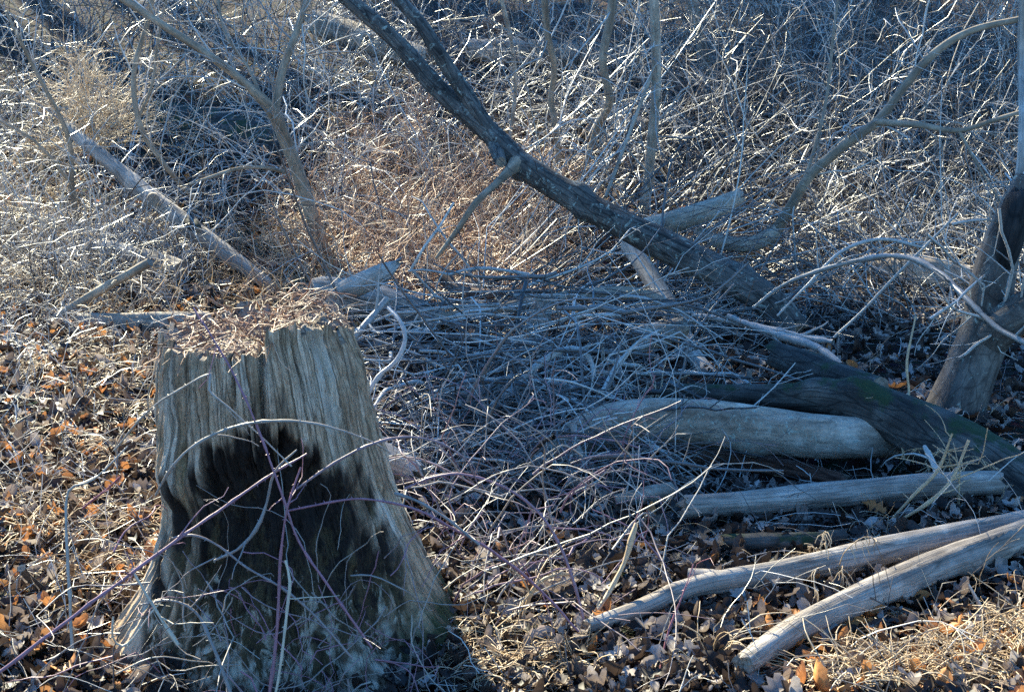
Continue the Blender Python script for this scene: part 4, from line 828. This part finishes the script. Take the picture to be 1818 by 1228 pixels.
straw('shade_grass', 'sparse dry grass blades among the shaded leaves', [(rng.uniform(800, 1818), rng.uniform(640, 1150)) for _ in range(40)], 8, (0.08, 0.25), (0.001, 0.002), 0.12, 0.6)
def clump(name, label, px_, py_, n, L, Y=None, droop=(1.5, 3.0), r=(0.0014, 0.0028), heads=0, t=0.65, el=1.1):
    p = ground(px_, py_, 0) if Y is None else at(px_, py_, Y)
    root = thing(name, label, 'dry plant', p)
    a = rng.uniform(0, 6.28, n); e = np.clip(rng.normal(el, 0.3, n), 0.2, 1.5); base_ = np.zeros((n, 3)); base_[:, :2] = rng.normal(size=(n, 2))*0.02
    Q = grow(base_, np.stack([np.cos(a)*np.cos(e), np.sin(a)*np.cos(e), np.sin(e)], 1), rng.uniform(*L, n), 11, rng.uniform(*droop, n), 0.09)
    R = rng.uniform(*r, n)[:, None]*np.linspace(1, 0.5, 11)[None]
    for k in range(n):
        V, F, T = tubes(Q[k:k+1], R[k:k+1], 4, [np.clip(rng.normal(t, 0.15), 0, 1)]); link('blade', mesh('blade', V, F, M['straw'], tint=T), root)
    if heads:
        S1, r1, _ = side(Q, R, heads, 0.02, 0.07, 5, 0.5, 2.0, 0.2, 0.4, 0.9); V, F, T = tubes(S1, np.maximum(r1, 0.0015), 4, np.full(heads, t)); o = link('seed_heads', mesh('seed_heads', V, F, M['straw'], tint=T), root); o['kind'] = 'stuff'
clump('dry_grass_clump', 'drooping dry grass clump at the lower end of the lowest pole', 1265, 1190, 30, (0.15, 0.34))
clump('dry_weed', 'dried weed with drooping seed heads hanging over the tan log', 1475, 1012, 9, (0.12, 0.24), Y=4.15, heads=90, t=0.6)
clump('dry_weed', 'small curled dry fern just below the lowest pole', 1565, 1110, 10, (0.07, 0.15), heads=50, t=0.5)
clump('dry_weed', 'bushy dry weed over the mossy log at the right', 1690, 830, 12, (0.10, 0.24), Y=5.2, heads=60, t=0.55)
clump('dry_grass_clump', 'sunlit dry grass tuft left of the stump, at mid height', 205, 840, 30, (0.12, 0.28))
clump('dry_grass_clump', 'pale straw tuft at the right foot of the stump', 860, 1130, 26, (0.08, 0.2), t=0.75)
clump('dry_grass_clump', 'dry grass tuft among bright leaves at the far left edge', 50, 690, 26, (0.12, 0.25), t=0.7)
clump('dry_twig_spray', 'pale dry twig spray lying on the left end of the curved log', 1165, 715, 12, (0.15, 0.3), Y=5.9, heads=0, t=0.8, droop=(0.8, 2.2))

# ------------------------------------------------------------------ unseen evergreens up the bank, crowns placed and sized to cast shade
def evergreen(label, tx, ty, dh, rad, half, n, trunk_r=0.22):
    """stands dh metres up-sun of the ground point (tx, ty)"""
    sx, sy = SUN[0]/math.cos(SUN_EL), SUN[1]/math.cos(SUN_EL)
    bx, by = tx + sx*dh, ty + sy*dh; zb = float(H(bx, by)); zc = dh*math.tan(SUN_EL) + float(H(tx, ty)) - zb
    root = thing('unseen_evergreen', label, 'tree', (bx, by, zb), 'unseen evergreens up the bank')
    S = np.array([[0, 0, -0.3, trunk_r], [0.1, 0, zc*0.5, trunk_r*0.75], [0, 0.1, zc, trunk_r*0.5], [0, 0, zc+half, 0.03]])
    V, F, G, e, _ = log_geo(S, k=14, step=0.5); child('trunk', V, F, M['dark_bark'], root, np.zeros(3), attr=G)
    nb = 60 if n > 600 else 34; z = rng.uniform(zc-half, zc+half*0.95, nb); a = rng.uniform(0, 6.28, nb)
    wd = rad*np.sqrt(np.clip(1-((z-zc)/half)**2, 0.05, 1))*rng.uniform(0.75, 1.1, nb)
    Q = grow(np.stack([0*z, 0*z, z], 1), np.stack([np.cos(a), np.sin(a), 0.1+0*a], 1), wd, 7, 0.2, 0.08)
    V, F, T = tubes(Q, np.linspace(0.05, 0.012, 7)[None].repeat(nb, 0), 4, np.zeros(nb)); link('branches', mesh('branches', V, F, M['needle'], tint=T), root)['kind'] = 'stuff'
    i = rng.integers(0, nb, n); j = rng.integers(1, 7, n); c = Q[i, j] + rng.normal(size=(n, 3))*np.array([0.2, 0.2, 0.15])
    s = rng.uniform(0.08, 0.22, n)[:, None]; u = rng.normal(size=(n, 3)); u /= np.linalg.norm(u, axis=1, keepdims=True); v_ = np.cross(u, rng.normal(size=(n, 3))); v_ /= np.linalg.norm(v_, axis=1, keepdims=True)
    V = np.stack([c-u*s-v_*s*0.4, c+u*s-v_*s*0.4, c+u*s+v_*s*0.4, c-u*s+v_*s*0.4], 1).reshape(-1, 3)
    link('crown', mesh('crown', V, np.arange(4*n).reshape(n, 4), M['needle'], tint=rng.random(n).repeat(4), smooth=False), root)
evergreen('flat-topped unseen evergreen up the bank, placed to shade the brush pile', 0.55, 6.0, 30, 1.5, 0.95, 220)
evergreen('tall unseen evergreen up the bank, placed to shade the forked tree', 2.75, 6.6, 31, 1.5, 1.5, 800)
evergreen('slender unseen evergreen up the bank, placed for shade round the cut log stub', 1.3, 8.1, 27, 1.1, 0.8, 120)
evergreen('broad unseen evergreen up the bank, placed to shade the upper right thicket', 5.0, 12.5, 30, 2.3, 2.4, 3600)
evergreen('small unseen evergreen up the bank, placed to shade the huge dark log', -3.0, 13.6, 22, 1.3, 0.8, 1500)
evergreen('spreading unseen evergreen up the bank, placed for shade along the top of the slope', 0.5, 17.5, 20, 2.6, 1.6, 2600)
evergreen('rightmost unseen evergreen up the bank, placed for shade at the upper right corner', 5.5, 17.5, 22, 2.6, 1.6, 2600)
evergreen('low unseen evergreen up the bank, placed to shade the left ends of the poles', 0.66, 5.2, 29, 1.05, 0.4, 330)
evergreen('narrow unseen evergreen up the bank, placed to shade the right ends of the poles', 1.75, 5.3, 30, 0.75, 0.4, 300)
